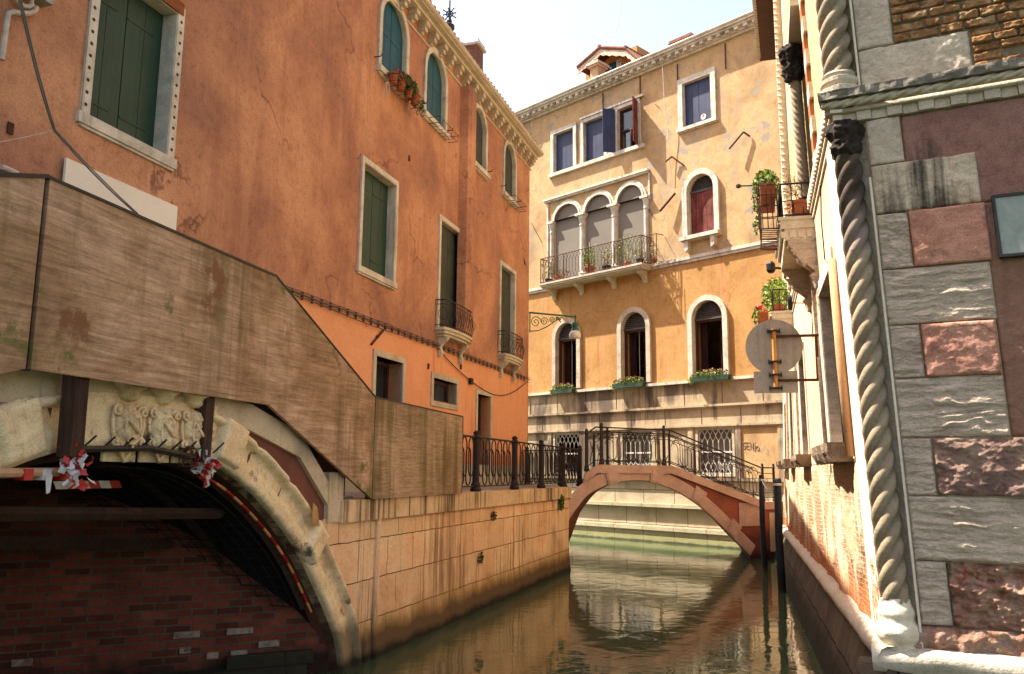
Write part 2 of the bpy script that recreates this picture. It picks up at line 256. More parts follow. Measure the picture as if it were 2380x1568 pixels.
# water
g=G('canal_water'); nn=g.noise(g.pos((1,1,1)),.5,3); g.set(g.b.inputs['Base Color'],g.ramp(nn,[(.35,lin('#34422c')),(.65,lin('#3e4c34'))]))
g.b.inputs['Roughness'].default_value=.03; g.b.inputs['IOR'].default_value=2.0; g.b.inputs['Specular IOR Level'].default_value=.6
h1=g.noise(g.pos((1.0,1.0,1)),1.5,3,.5,.8); h2=g.noise(g.pos((.7,1.6,1)),5.5,3,.5,.5); hh=g.math('MULTIPLY_ADD',h2,.16,h1)
bn=g.n.new('ShaderNodeBump'); bn.inputs['Strength'].default_value=.55; bn.inputs['Distance'].default_value=.014; g.set(bn.inputs['Height'],hh); g.l.new(bn.outputs[0],g.b.inputs['Normal'])
m['water']=g.m
# ---------------------------------------------------------------- mesh builder
class MB:
    def __init__(s,F=W0): s.F=F; s.v=[]; s.f=[]; s.mi=[]; s.wv=[]
    def add(s,vs,fs,mi=0):
        b=len(s.v); s.v+= [tuple(x) for x in vs]; s.wv+=[s.F.P(*x) for x in vs]
        for k,f in enumerate(fs): s.f.append([b+i for i in f]); s.mi.append(mi if isinstance(mi,int) else mi[k])
        return s
    def box(s,u0,u1,v0,v1,w0,w1,mi=0):
        p=[(u,v,w) for w in (w0,w1) for v in (v0,v1) for u in (u0,u1)]
        return s.add(p,[(0,1,3,2),(4,6,7,5),(0,4,5,1),(2,3,7,6),(0,2,6,4),(1,5,7,3)],mi)
    def longbox(s,u0,u1,v0,v1,w0,w1,n,mi=0):
        for i in range(n): s.box(u0+(u1-u0)*i/n,u0+(u1-u0)*(i+1)/n,v0,v1,w0,w1,mi)
        return s
    def prism(s,poly,w0,w1,mi=0,holes=(),back=True,sides=True):
        loops=[list(poly)]+[list(h) for h in holes]
        tris=tessellate_polygon([[Vector((a,b,0)) for a,b in l] for l in loops]); pts=[p for l in loops for p in l]; n=len(pts)
        vs=[(a,b,w1) for a,b in pts]+[(a,b,w0) for a,b in pts]; fs=[tuple(t) for t in tris]
        if back: fs+=[tuple(n+i for i in reversed(t)) for t in tris]
        if sides:
            o=0
            for l in loops:
                k=len(l); fs+=[(o+i,o+(i+1)%k,n+o+(i+1)%k,n+o+i) for i in range(k)]; o+=k
        return s.add(vs,fs,mi)
    def ring(s,outer,inner,w0,w1,mi=0):
        n=len(outer); vs=[(a,b,w1) for a,b in outer]+[(a,b,w1) for a,b in inner]+[(a,b,w0) for a,b in outer]+[(a,b,w0) for a,b in inner]
        fs=[]
        for i in range(n):
            j=(i+1)%n; fs+=[(i,j,n+j,n+i),(2*n+i,2*n+j,j,i),(n+i,n+j,3*n+j,3*n+i)]
        return s.add(vs,fs,mi)
    def tube(s,pts,r=.01,n=6,mi=0,cyc=False,caps=True):
        ps=[Vector(s.F.P(*p)) for p in pts]; K=len(ps); rs=r if isinstance(r,(list,tuple)) else [r]*K; b=len(s.v)
        prev=None
        for i,p in enumerate(ps):
            t=(ps[(i+1)%K]-ps[i-1]) if (cyc or 0<i<K-1) else (ps[1]-ps[0] if i==0 else ps[-1]-ps[-2])
            t=t.normalized() if t.length>1e-9 else Vector((0,0,1))
            if prev is None: a=t.cross(Vector((0,0,1)) if abs(t.z)<.9 else Vector((1,0,0))).normalized()
            else: a=(prev-t*prev.dot(t)); a=a.normalized() if a.length>1e-6 else t.orthogonal().normalized()
            prev=a; c=t.cross(a)
            for k in range(n):
                th=2*math.pi*k/n; q=p+(a*math.cos(th)+c*math.sin(th))*rs[i]
                s.wv.append(q); s.v.append((rs[i]*th,i*.1,0))
        rng=range(K) if cyc else range(K-1)
        for i in rng:
            j=(i+1)%K
            for k in range(n): k2=(k+1)%n; s.f.append([b+i*n+k,b+i*n+k2,b+j*n+k2,b+j*n+k]); s.mi.append(mi)
        if caps and not cyc:
            s.f.append([b+k for k in range(n)][::-1]); s.mi.append(mi); s.f.append([b+(K-1)*n+k for k in range(n)]); s.mi.append(mi)
        return s
    def lathe(s,uc,wc,prof,n=14,mi=0,sq=0):
        vs=[]; fs=[]
        for r,v in prof:
            for k in range(n): th=2*math.pi*k/n; vs.append((uc+r*math.cos(th),v,wc+r*math.sin(th)))
        for i in range(len(prof)-1):
            for k in range(n): k2=(k+1)%n; fs.append((i*n+k,i*n+k2,(i+1)*n+k2,(i+1)*n+k))
        fs.append(tuple(range(n))[::-1]); fs.append(tuple((len(prof)-1)*n+k for k in range(n)))
        return s.add(vs,fs,mi)
    def grid(s,u0,u1,v0,v1,nu,nv,fn,wb=None,mi=0):
        vs=[]; fs=[]
        for j in range(nv+1):
            for i in range(nu+1):
                u=u0+(u1-u0)*i/nu; v=v0+(v1-v0)*j/nv; vs.append((u,v,fn(u,v)))
        q=nu+1
        for j in range(nv):
            for i in range(nu): fs.append((j*q+i,j*q+i+1,(j+1)*q+i+1,(j+1)*q+i))
        if wb is not None:
            edge=[i for i in range(q)]+[j*q+nu for j in range(1,nv+1)]+[nv*q+i for i in range(nu-1,-1,-1)]+[j*q for j in range(nv-1,0,-1)]
            b=len(vs); 
            for e in edge: vs.append((vs[e][0],vs[e][1],wb))
            k=len(edge)
            for i in range(k): fs.append((edge[i],b+i,b+(i+1)%k,edge[(i+1)%k]))
        return s.add(vs,fs,mi)
    def build(s,name,mats,parent=None,root=None,smooth=False,loc=None):
        mats=mats if isinstance(mats,(list,tuple)) else [mats]
        base=Vector((0,0,0)); p=parent
        while p is not None: base+=p.location; p=p.parent
        if loc is not None: base=Vector(loc)
        me=bpy.data.meshes.new(name); me.from_pydata([v-base for v in s.wv],[],s.f)
        for x in mats: me.materials.append(x)
        if len(mats)>1: me.polygons.foreach_set('material_index',s.mi)
        uvl=me.uv_layers.new(name='UVMap'); data=[]
        for f in s.f:
            a,b,c=(Vector(s.v[f[0]]),Vector(s.v[f[1]]),Vector(s.v[f[2]])); n=(b-a).cross(c-a)
            if len(f)>3: n+= (c-a).cross(Vector(s.v[f[3]])-a)
            ax=max(range(3),key=lambda k:abs(n[k]))
            for i in f:
                q=s.v[i]; data+= (q[2],q[1]) if ax==0 else ((q[0],q[2]) if ax==1 else (q[0],q[1]))
        uvl.data.foreach_set('uv',data)
        if smooth: me.polygons.foreach_set('use_smooth',[True]*len(s.f))
        me.update(); o=bpy.data.objects.new(name,me); col.objects.link(o)
        if parent: o.parent=parent
        if loc is not None: o.location=base
        return o
def tag(o,label,cat=None,group=None,kind=None):
    if label: o['label']=label
    if cat: o['category']=cat
    if group: o['group']=group
    if kind: o['kind']=kind
    return o
def thing(name,label,cat,loc,group=None):
    o=bpy.data.objects.new(name,None); col.objects.link(o); o.location=loc; o.empty_display_size=.2
    return tag(o,label,cat,group)
# outlines
def outl(u0,u1,v0,v1,rise=0,n=14):
    p=[(u0,v0),(u1,v0)]
    if not rise: return p+[(u1,v1),(u0,v1)]
    uc=(u0+u1)/2; hw=(u1-u0)/2; vs=v1-rise
    return p+[(uc+hw*math.cos(math.pi*k/n),vs+rise*math.sin(math.pi*k/n)) for k in range(n+1)]
def topv(u,u0,u1,v1,rise):
    if not rise: return v1
    uc=(u0+u1)/2; hw=(u1-u0)/2; return v1-rise+rise*math.sqrt(max(0,1-((u-uc)/hw)**2))
def boards(F,u0,u1,v0,v1,rise,fu0,fu1,nb,w0,w1,gap=.008):
    b=MB(F)
    for k in range(nb):
        a=u0+(u1-u0)*k/nb+gap/2; c=u0+(u1-u0)*(k+1)/nb-gap/2
        top=[(c+(a-c)*j/5,topv(c+(a-c)*j/5,fu0,fu1,v1,rise)-.005) for j in range(6)] if rise else [(c,v1),(a,v1)]
        b.prism([(a,v0),(c,v0)]+top,w0,w1)
    return b
def win(F,bld,u0,u1,v0,v1,rise=0,t=.11,proud=.03,depth=.16,sill=.12,sillw=.08,kind='sh',mat=None,nleaf=2,nb=2,fm='stone_white',holes=None,name='window',sd=.45,strap=True,bottomframe=False):
    """frame ring = the part; shutter, sill, pane = sub-parts. Returns the part; records the opening."""
    if holes is not None: holes.append(outl(u0,u1,v0,v1,rise))
    o=outl(u0-t,u1+t,v0-(t if bottomframe else 0),v1+t,rise+t if rise else 0); i=outl(u0,u1,v0,v1,rise)
    b=MB(F).ring(o,i,-.04,proud); i2=outl(u0+.012,u1-.012,v0,v1-.012,rise-.012 if rise else 0); b.ring(i,i2,-depth-.04,proud-.012)
    W=b.build(name,m[fm],bld)
    if sill: 
        MB(F).box(u0-t-.04,u1+t+.04,v0-sill,v0-.002,-depth,sillw).box(u0-t-.01,u1+t+.01,v0-sill-.035,v0-sill-.002,-.02,sillw*.6).build('sill',m[fm],W)
    if kind=='sh':
        for k in range(nleaf):
            a=u0+.014+(u1-u0-.028)*k/nleaf; c=u0+.014+(u1-u0-.028)*(k+1)/nleaf
            bb=boards(F,a+.004,c-.004,v0+.01,v1-.014,max(rise-.014,0),u0+.014,u1-.014,nb,-depth-.04,-depth)
            if strap:
                for q in (.14,.8):
                    vv=v0+(v1-rise-v0)*q; bb.box(a+.02,a+(c-a)*.75,vv,vv+.028,-depth+.001,-depth+.009)
            bb.build('shutter',mat,W)
    return W
def arcpts(uc,vc,r,a0,a1,n=10,w=0): return [(uc+r*math.cos(R_(a0+(a1-a0)*k/n)),vc+r*math.sin(R_(a0+(a1-a0)*k/n)),w) for k in range(n+1)]
# ================================================================ WATER, QUAY
MB().box(-60,60,-.004,0,-200,40).build('canal_water',m['water'],smooth=False)
tag(bpy.data.objects['canal_water'],'still green canal water with rippled reflections',None,None,'structure')
MB().box(-300,300,-2.2,-2,-900,300).build('canal_bed',m['quay_dark']); tag(bpy.data.objects['canal_bed'],'dark canal bed and ground under the water',kind='structure')
ZP=2.08
def wpoly(b,pts,z0,z1,mi=0):   # horizontal slab from world x,y points
    n=len(pts); vs=[(x,z1,-y) for x,y in pts]+[(x,z0,-y) for x,y in pts]
    return b.add(vs,[tuple(range(n)),tuple(range(2*n-1,n-1,-1))]+[(i,(i+1)%n,n+(i+1)%n,n+i) for i in range(n)],mi)
q0=Q.P(-.12,0,0); q1=Q.P(11.05,0,0)
# quay wall: displaced battered face
def quay(u,v): return noise.noise(Vector((u*1.7,v*1.7,3)))*.018+noise.noise(Vector((u*6,v*6,9)))*.008+(.05*max(0,(.55-v)/.55) )
b=MB(Q).grid(-.12,11.05,-.5,ZP-.28,150,34,quay,-.9)
b.build('quay_wall',m['quay'],smooth=True); tag(bpy.data.objects['quay_wall'],'orange ashlar quay wall with algae line under the iron railing',None,None,'structure')  # the orange is the stone's own base colour
# end of the quay turning away behind the far bridge
e=[(1.50,22.05),(1.62,25.6),(-1.2,28.4),(-9,36)]
b=MB()
for a,c in zip(e[:-1],e[1:]): b.add([(a[0],-.5,-a[1]),(c[0],-.5,-c[1]),(c[0],ZP-.28,-c[1]),(a[0],ZP-.28,-a[1])],[(0,1,2,3)])
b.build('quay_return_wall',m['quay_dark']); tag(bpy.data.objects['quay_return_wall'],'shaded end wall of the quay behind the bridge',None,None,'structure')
# coping stones
b=MB(Q); u=-.9; k=0
while u<11.05:
    L2=random.uniform(.9,1.5); u2=min(u+L2,11.12); b.box(u+.004,u2-.004,ZP-.28,ZP+random.uniform(-.008,.006),-.5,.06+random.uniform(-.006,.006)); u=u2
b.build('quay_coping',m['coping']); tag(bpy.data.objects['quay_coping'],'long pale coping stones along the quay edge',None,None,'structure')
b=MB(); A=Q.P(-.12,0,-.49); Bq=Q.P(11.05,0,-.49); Cc=L.P(-9,0,-8); Dd=L.P(16,0,-8); E0=L.P(-.12,0,-8)
wpoly(b,[(A[0],A[1]),(Bq[0],Bq[1]),(1.50,22.6),(1.56,25.5),(-1.25,28.3),(-9,35.9),(E0[0],E0[1])],ZP-.3,ZP-.01)
b.build('quay_pavement',m['pave']); tag(bpy.data.objects['quay_pavement'],'stone paved walkway between the orange palace and the canal',None,None,'structure')
# ================================================================ LEFT ORANGE PALACE
z2=zm(960,0,2.45); z6=zm(900,700,2.852); z1=zm(0,0,2.45)
EV=L.uv(1240,375)[1]; UE=L.uv(1229,700)[0]     # eaves height, far corner
PL=thing('palace','tall orange stucco palace with shuttered arched windows along the left quay','building',L.P(2,2.08,0))
LH=[]
def luv(p,w=0): return L.uv(*p,w)
def avg(*a): return sum(a)/len(a)
VS=L.uv(*z6(0,410))[1]; VS=avg(VS,L.uv(*z6(1650,1070))[1])   # height of the colour change
# upper arched windows
arch=[(z2(262,440),z2(432,627),z2(330,45),z2(438,290)),(z2(572,752),z2(703,890),z2(612,395),z2(705,560)),(z2(895,1120),z2(985,1215),z2(925,790),z2(990,960)),(z2(1115,1365),z2(1190,1440),z2(1135,1062),z2(1193,1185))]
vb=avg(*[luv(a[0])[1] for a in arch]); vsp=avg(*[luv(a[3])[1] for a in arch])
AW=[]
for i,a in enumerate(arch):
    u0=luv(a[0])[0]; u1=luv(a[1])[0]; u1=max(u1,u0+.85); AW.append((u0,u1))
    W=win(L,PL,u0,u1,vb,vsp+(u1-u0)*.52,(u1-u0)*.52,t=.12,proud=.05,depth=.06,mat=m['teal_sh'] if i<2 else m['grey_sh'],holes=LH,sill=.12,sillw=.12)
    for s in (-.16,1): # shutter stays
        uu=u0-.22 if s<0 else u1+.2
        MB(L).tube([(uu,vb+.12,0),(uu,vb+.12,.14),(uu+.05,vb+.19,.14)],.012,5).build('shutter_stay',m['iron_black'],W)
# big window near left, half out of the picture
u0,v0=luv(z1(602,795)); u1,va=luv(z1(1140,1080)); vt=luv(z1(1218,95))[1]; v0=avg(v0,va)
W=win(L,PL,u0,u1,v0,vt,t=.12,proud=.035,depth=.19,mat=m['green_sh'],holes=LH,sill=.13,sillw=.05,nb=2,sd=.5)
for k in range(13):
    vv=v0+.1+(vt-v0-.2)*k/12
    for uu in (u0-.07,u1+.06): MB(L).tube([(uu,vv,.03),(uu,vv,.038)],.022,8).build('grille_socket',m['iron_rust'],W)
MB(L).box(u0-.05,u1+.08,vt,vt+.16,-.24,.05).build('lintel',m['lintel_wood'],W)
BW=(u0,u1,v0,vt)
# mid window
u0,v0=luv(z6(315,145)); u1,va=luv(z6(577,262)); vt=avg(luv(z2(158,1112))[1],luv(z2(365,1285))[1]); v0=avg(v0,va)
W=win(L,PL,u0,u1,v0,vt,t=.1,proud=.04,depth=.15,mat=m['green_sh'],holes=LH,nb=2,sill=.12,sillw=.06); MW=(u0,u1,v0,vt)
# tall windows with balconets
def balconet(u0,u1,v,W):
    uc=(u0+u1)/2; h=(u1-u0)/2+.16; pts=[(uc-h,0)]+[(uc-h*math.cos(math.pi*k/10)*1.0,.22+.10*math.sin(math.pi*k/10)) for k in range(11)]+[(uc+h,0)]
    S=MB(L)
    def slab(b,p,v0,v1,mi=0):
        n=len(p); b.add([(x,v1,y) for x,y in p]+[(x,v0,y) for x,y in p],[tuple(range(n)),tuple(range(2*n-1,n-1,-1))]+[(i,(i+1)%n,n+(i+1)%n,n+i) for i in range(n)],mi)
    slab(S,pts,v-.06,v); slab(S,[(uc+(x-uc)*.93,y*.9) for x,y in pts],v-.13,v-.06); slab(S,[(uc+(x-uc)*.85,y*.75) for x,y in pts],v-.19,v-.13)
    o=S.build('balcony',m['ledge'],PL)
    for s in (-1,1):
        b=MB(Fr(L.P(uc+s*h*.72,0,0)[:2],L.N,N=(-L.D[0],-L.D[1])))
        b.prism([(0,v-.62),(.07,v-.64),(.10,v-.55),(.06,v-.42),(.12,v-.33),(.20,v-.28),(.24,v-.19),(0,v-.19)],-.06,.06); b.build('bracket',m['ledge'],o)
    R=MB(L); top=v+.62; P=[(x,y*.95) for x,y in pts]
    for vv,r in ((top,.014),(top-.1,.008),(v+.05,.01)): R.tube([(x,vv,y) for x,y in P],r,5)
    def at(t):
        seg=[math.dist(P[i],P[i+1]) for i in range(len(P)-1)]; T=sum(seg)*t
        for i,sg in enumerate(seg):
            if T<=sg or i==len(seg)-1: k=T/sg; return (P[i][0]+(P[i+1][0]-P[i][0])*k,P[i][1]+(P[i+1][1]-P[i][1])*k)
            T-=sg
    for k in range(15):
        x,y=at(k/14); bl=.0
        R.tube([(x,v+.0,y),(x,v+.22,y+.05*min(1,y*4)),(x,v+.42,y+.02),(x,top,y)],.006,4)
    for k in range(7):
        x,y=at((k+.5)/7); x2,y2=at(min(1,(k+.5)/7+.05)); du=(x2-x)*1.1; dw=(y2-y)*1.1
        R.tube([(x+du*math.cos(a),v+.3+.14*math.sin(a),y+dw*math.cos(a)+.03) for a in [i*math.pi/6 for i in range(12)]],.006,4,cyc=True)
    R.build('railing',m['iron_black'],o)
z=z6
u0,v0=luv(z(945,630)); u1,va=luv(z(1130,692)); vt=avg(luv((1020,500))[1],luv((1068,552))[1])
T1=(u0,u1,avg(v0,va)-.05,vt)
W=win(L,PL,*T1,t=.1,proud=.04,depth=.10,mat=m['grey_sh'],holes=LH,nb=1,sill=0); balconet(u0,u1,T1[2],W)
u0b,v0b=luv(z(1438,880)); u1b,vab=luv(z(1550,932)); T2=(u0b,max(u1b,u0b+.8),T1[2],T1[3])
W=win(L,PL,*T2,t=.1,proud=.04,depth=.10,mat=m['grey_sh'],holes=LH,nb=1,sill=0); balconet(T2[0],T2[1],T2[2],W)
# ground floor openings
def gwin(p0,p1,vb_,t,depth,door=False):
    u0,va=luv(p0); u1,vb2=luv(p1); vt=avg(va,vb2)-t; u0+=t; u1-=t
    LH.append(outl(u0,u1,vb_,vt)); b=MB(L).ring(outl(u0-t,u1+t,vb_-(0 if door else t),vt+t),outl(u0,u1,vb_,vt),-depth-.05,.02)
    W=b.build('door_surround' if door else 'window',m['stone_smooth'],PL)
    f=MB(L).ring(outl(u0,u1,vb_,vt),outl(u0+.08,u1-.08,vb_+.08,vt-.08),-depth-.04,-depth+.02)
    f.build('frame',m['brown_wood'],W); MB(L).box(u0+.08,u1-.08,vb_+.08,vt-.08,-depth-.03,-depth-.02).build('pane',m['glass'],W)
    return u0,u1
gwin(z6(428,800),z6(685,882),3.15,.12,.32)
gwin(z6(893,990),z6(1110,1045),luv(z6(1000,1238))[1],.12,.22)
gwin(z6(1252,1120),z6(1378,1165),2.62,.11,.28,True)
# wall faces
U0=-10.5
LHu=[h for h in LH]
def clip_split(holes,v):  # no opening crosses v here
    return [h for h in holes if min(p[1] for p in h)>v],[h for h in holes if max(p[1] for p in h)<v]
hi,lo=clip_split(LHu,VS)
b=MB(L); b.prism([(U0,VS),(UE,VS),(UE,EV),(U0,EV)],-.4,0,0,holes=hi)
b.build('wall',m['stucco_o'],PL)
b=MB(L); b.prism([(U0,2.70),(-.1,2.70),(-.1,2.62),(UE,2.62),(UE,VS-.001),(U0,VS-.001)],-.4,-.01,0,holes=[h for h in lo]); b.build('lower_wall',m['stucco_low'],PL)
b=MB(L); b.prism([(-.1,.5),(UE+.01,.5),(UE+.01,2.62-.001),(-.1,2.62-.001)],-.4,.015); b.build('plinth',m['stucco_lowwhite'],PL)
# far side wall, back and roof
cL=L.P(UE,0,0); SD=Fr((cL[0],cL[1]),(-.72,.70),N=(.70,.72)); b=MB(SD); b.box(0,9,.5,EV,-.3,-.001); b.build('side_wall',m['stucco_o'],PL)
b=MB(L); b.box(U0,UE-.3,.5,EV,-9,-8.7); b.box(U0,U0+.3,.5,EV,-8.7,-.4); b.build('rear_wall',m['stucco_o'],PL)
b=MB(L); b.add([(U0,EV+.14,.30),(UE+.1,EV+.14,.30),(UE+.1,EV+2.0,-4.5),(U0,EV+2.0,-4.5),(U0,EV+.1,-9.2),(UE-.5,EV+.1,-9.2),(U0,EV-.02,.28),(UE+.08,EV-.02,.28),(UE-.5,EV-.05,-9.2),(U0,EV-.05,-9.2)],[(0,1,2,3),(3,2,5,4),(6,7,8,9),(1,7,8,5),(1,5,2)])
b.build('roof',m['tile'],PL)
# rows of cover tiles at the roof edge
b=MB(L)
for k in range(int((UE-U0)/.24)):
    u=U0+.12+k*.24; b.tube([(u,EV+.19,.34),(u,EV+.62,-.8)],.07,6)
b.build('cover_tiles',m['tile'],PL)
# cornice: brackets, moulding and gutter
b=MB(L); b.longbox(U0,UE+.06,EV-.12,EV-.04,-.02,.25,4); b.longbox(U0,UE+.10,EV-.45,EV-.41,0,.035,4); b.longbox(U0,UE+.08,EV-.04,EV+.02,-.02,.36,4)
b.tube([(U0,EV+.06,.38),(UE+.1,EV+.06,.38)],.065,8)
for k in range(34):
    u=UE-.12-k*.53
    if u<U0+1: break
    b.prism([(u-.09,EV-.24),(u+.09,EV-.24),(u+.09,EV-.12),(u-.09,EV-.12)],0,.22)
    b.prism([(u-.07,EV-.34),(u+.07,EV-.34),(u+.07,EV-.24),(u-.07,EV-.24)],0,.17); b.prism([(u-.05,EV-.40),(u+.05,EV-.40),(u+.05,EV-.34),(u-.05,EV-.34)],0,.09)
b.build('cornice',m['ledge'],PL)
# flue shaft between the windows
uf0=avg(luv(z2(795,460))[0],luv(z6(1133,300))[0]); uf1=uf0+.62
ufb=luv(z6(1150,850))[1]
b=MB(L); P=[(uf0+.0,0),(uf0+.06,.2),(uf0+.16,.26),(uf1-.16,.26),(uf1-.06,.2),(uf1,0)]
vsl=[EV-.42,ufb+.5,ufb+.25,ufb+.05]; sc_=[1,1,.9,.35]; n=len(P); vs=[];fs=[]
for v,s in zip(vsl,sc_):
    for x,y in P: vs.append((uf0+.31+(x-uf0-.31)*s,v,y*s))
for i in range(3):
    for k in range(n-1): fs.append((i*n+k,i*n+k+1,(i+1)*n+k+1,(i+1)*n+k))
fs.append(tuple(3*n+k for k in range(n)))
b.add(vs,fs); b.build('flue_shaft',m['stucco_o'],PL,smooth=False)
# pipe run along the colour change, drooping wire
b=MB(L); us=[U0+i*(UE-U0)/50 for i in range(51)]
b.tube([(u,VS+.03+.01*math.sin(u*3),.05) for u in us],.014,6); b.tube([(u,VS-.045+.02*math.sin(u*1.3),.045) for u in us],.010,5); b.tube([(u,VS+.075+.008*math.sin(u*5),.04) for u in us],.007,4)
for u in [U0+.3*i for i in range(int((UE-U0)/.3))]: b.box(u,u+.01,VS-.05,VS+.085,.0,.045)
b.build('pipe_run',m['pipe_grey'],PL)
pa=luv(z6(915,775)); pb=luv(z6(1200,1060)); pc=luv((1221,890))
b=MB(L); pts=[(pa[0]+(pb[0]-pa[0])*k/8,pa[1]+(pb[1]-pa[1])*k/8-.05*math.sin(math.pi*k/8),.03) for k in range(9)]+[(pb[0]+(pc[0]-pb[0])*k/10,pb[1]+(pc[1]-pb[1])*k/10-.38*math.sin(math.pi*k/10),.03) for k in range(1,11)]
b.tube(pts,.011,5); b.box(pb[0]-.07,pb[0]+.09,pb[1]-.09,pb[1]+.06,0,.07); b.build('wire',m['iron'],PL)
b=MB(L)
for (p0,p1) in ((z6(405,770),z6(505,648)),):
    a=luv(p0); c=luv(p1); b.tube([(a[0],a[1],.02),(c[0],c[1],.03)],.022,5); b.tube([(avg(a[0],c[0]),avg(a[1],c[1]),-.03),(avg(a[0],c[0]),avg(a[1],c[1]),.04)],.03,6)
b.build('wall_tie',m['iron_rust'],PL)
for p in (z2(465,1090),z6(868,940),z6(1128,945),z1(65,880),z6(1640,110)):
    a=luv(p); MB(L).box(a[0]-.03,a[0]+.035,a[1]-.07,a[1]+.05,0,.02).build('iron_stub',m['iron_rust'],PL)
# thin wire down the upper wall
b=MB(L); ua=luv((1098,250))[0]; b.tube([(ua+.05*math.sin(k),EV-.5-k*.42,.03) for k in range(9)]+[(ua-.3,EV-4.6,.03),(ua-.62,EV-4.9,.28)],.008,4); b.build('loose_wire',m['conduit'],PL)
# electrical box and conduits at top left
bx=luv(z1(200,20)); 
b=MB(L); a=luv(z1(285,55)); c=luv(z1(140,-30)); b.box(c[0]-.5,a[0],a[1],a[1]+1.1,.0,.16); b.build('meter_box',m['poster'],PL)
b=MB(L); 
cp=[z1(222,60),z1(200,90),z1(160,100),z1(60,92),z1(28,100),z1(18,150),z1(0,270),z1(-20,420)]
b.tube([(*luv(p),.06) for p in cp],.028,8); b.build('conduit',m['conduit'],PL); b=MB(L); b.tube([(*luv(p),.08) for p in [z1(185,40),z1(160,55),z1(125,52),z1(80,20),z1(60,-30)]],.022,8); b.tube([(*luv(p),.06) for p in [z1(185,40),z1(190,10),z1(180,-40)]],.022,8)
b.build('conduit',m['conduit'],PL); b=MB(L); b.tube([(*luv(p),.05) for p in [z1(-20,1155),z1(10,1165),z1(90,1200)]],.03,8)
b.build('conduit',m['conduit'],PL)
# window baskets
def basket(u0,u1,v,w0=.1,w1=.34):
    b=MB(L)
    for vv,ww in ((v+.02,w1),(v+.16,w1+.03)):
        b.tube([(u0,vv,w0),(u0,vv,ww),(u1,vv,ww),(u1,vv,w0)],.008,4)
    for k in range(7): u=u0+(u1-u0)*k/6; b.tube([(u,v+.02,w0),(u,v+.02,w1),(u,v+.16,w1+.03)],.005,4)
    return b
for i in (1,3):
    t_=basket(AW[i][0]+.02,AW[i][1]+.05,vb-.27).build('window_basket',m['iron_black'],loc=L.P(AW[i][0],vb-.27,.2))
    tag(t_,['','empty iron basket under the second arched window from the left','','empty iron basket under the arched window nearest the far corner'][i],'window basket','iron baskets under arched windows')
def leaves(b,c,rad,n,s,mis,F=None,flat=.6,bend=True):
    s*=.78
    for _ in range(int(n*1.5)):
        while True:
            d=Vector((random.uniform(-1,1),random.uniform(-1,1),random.uniform(-1,1)))
            if .25<d.length<1: break
        p=Vector((c[0]+d.x*rad[0],c[1]+d.y*rad[1],c[2]+d.z*rad[2])); a=Vector((random.gauss(0,1),random.gauss(0,1)*.6,random.gauss(0,1))).normalized(); q=a.orthogonal().normalized(); q=Matrix.Rotation(random.uniform(0,6.28),3,a)@q
        k=s*random.uniform(.6,1.3); r=a.cross(q)
        b.add([p-q*k,p+r*k*.5+a*k*.1,p+q*k,p-r*k*.5+a*k*.1],[(0,1,2,3)],random.choice(mis))
# geranium basket under the first arched window
T=thing('flower_basket','iron basket of red geraniums in terracotta pots under the leftmost arched window','flower basket',L.P(AW[0][0],vb-.3,.2),'planters on the palaces')
ub0,ub1=AW[0][0]+.05,AW[0][1]+.18
basket(ub0,ub1,vb-.3,.08,.36).build('rack',m['iron_black'],T)
for k in range(4):
    u=ub0+.14+k*(ub1-ub0-.25)/3; MB(L).lathe(u,.22,[(.07,vb-.27),(.10,vb-.09),(.115,vb-.09),(.115,vb-.06),(.09,vb-.06)],12).build('pot',m['terracotta'],T)
b=MB(L); leaves(b,((ub0+ub1)/2+.1,vb-.0,.24),(.5,.16,.14),480,.05,[0,0,1]); leaves(b,((ub0+ub1)/2-.15,vb-.02,.28),(.4,.13,.12),60,.04,[2]); leaves(b,(ub1+.05,vb-.22,.26),(.2,.22,.12),90,.04,[1,0])
b.build('plant',[m['leaf_d'],m['leaf'],m['flower_r']],T)
t_=MB(L).tube([(ub0-.06+.07*math.cos(a),vb-.48+.15*math.sin(a),.2) for a in [i*math.pi/9 for i in range(18)]],.012,5,cyc=True).build('hose_ring',m['conduit'],loc=L.P(ub0,vb-.5,.2)); tag(t_,'pale loop of hose hanging below the geranium basket','hose')
# white hoarding sheet
a=luv(z1(460,1085),.06); c=luv(z1(1225,1430),.06); d=luv(z1(447,1215),.06)
t_=MB(L).box(a[0],c[0],3.4,avg(a[1],c[1]),.03,.06).build('white_hoarding',m['white_board'],loc=L.P(a[0],4,.05)); tag(t_,'blank white sheet fixed to the wall behind the plywood parapet','hoarding')
# overhead cable
def w_at(px,py,dist):
    d=Vector(ray(px,py)); return d/d.y*dist
A=w_at(32,-60,5.6); Bp=w_at(125,303,6.9); C_=w_at(318,498,8.6); D_=w_at(-30,335,6.4)
def cat(p,q,s,n=10): return [p.lerp(q,k/n)-Vector((0,0,s*4*(k/n)*(1-k/n))) for k in range(n+1)]
b=MB(); W=lambda P:[(p.x,p.z+CZ,-p.y) for p in P]
b.tube(W(cat(A,Bp,.06)+cat(Bp,C_,.03)[1:]),.009,6); P2=cat(A,Bp,.05)+cat(Bp,C_,.02)[1:]; b.tube(W([p+Vector((.012,0,.004)) for p in P2]),.006,6)
t_=b.build('overhead_cable',m['cable'],loc=Vector((A.x,A.y,A.z+CZ))); tag(t_,'twisted grey cable sagging from the top left corner behind the plywood','cable')
b=MB(); b.tube(W(cat(Bp,D_,.01)),.004,5); t_=b.build('stay_wire',m['conduit'],loc=Vector((Bp.x,Bp.y,Bp.z+CZ))); tag(t_,'thin pale wire running left from the grey cable','wire')
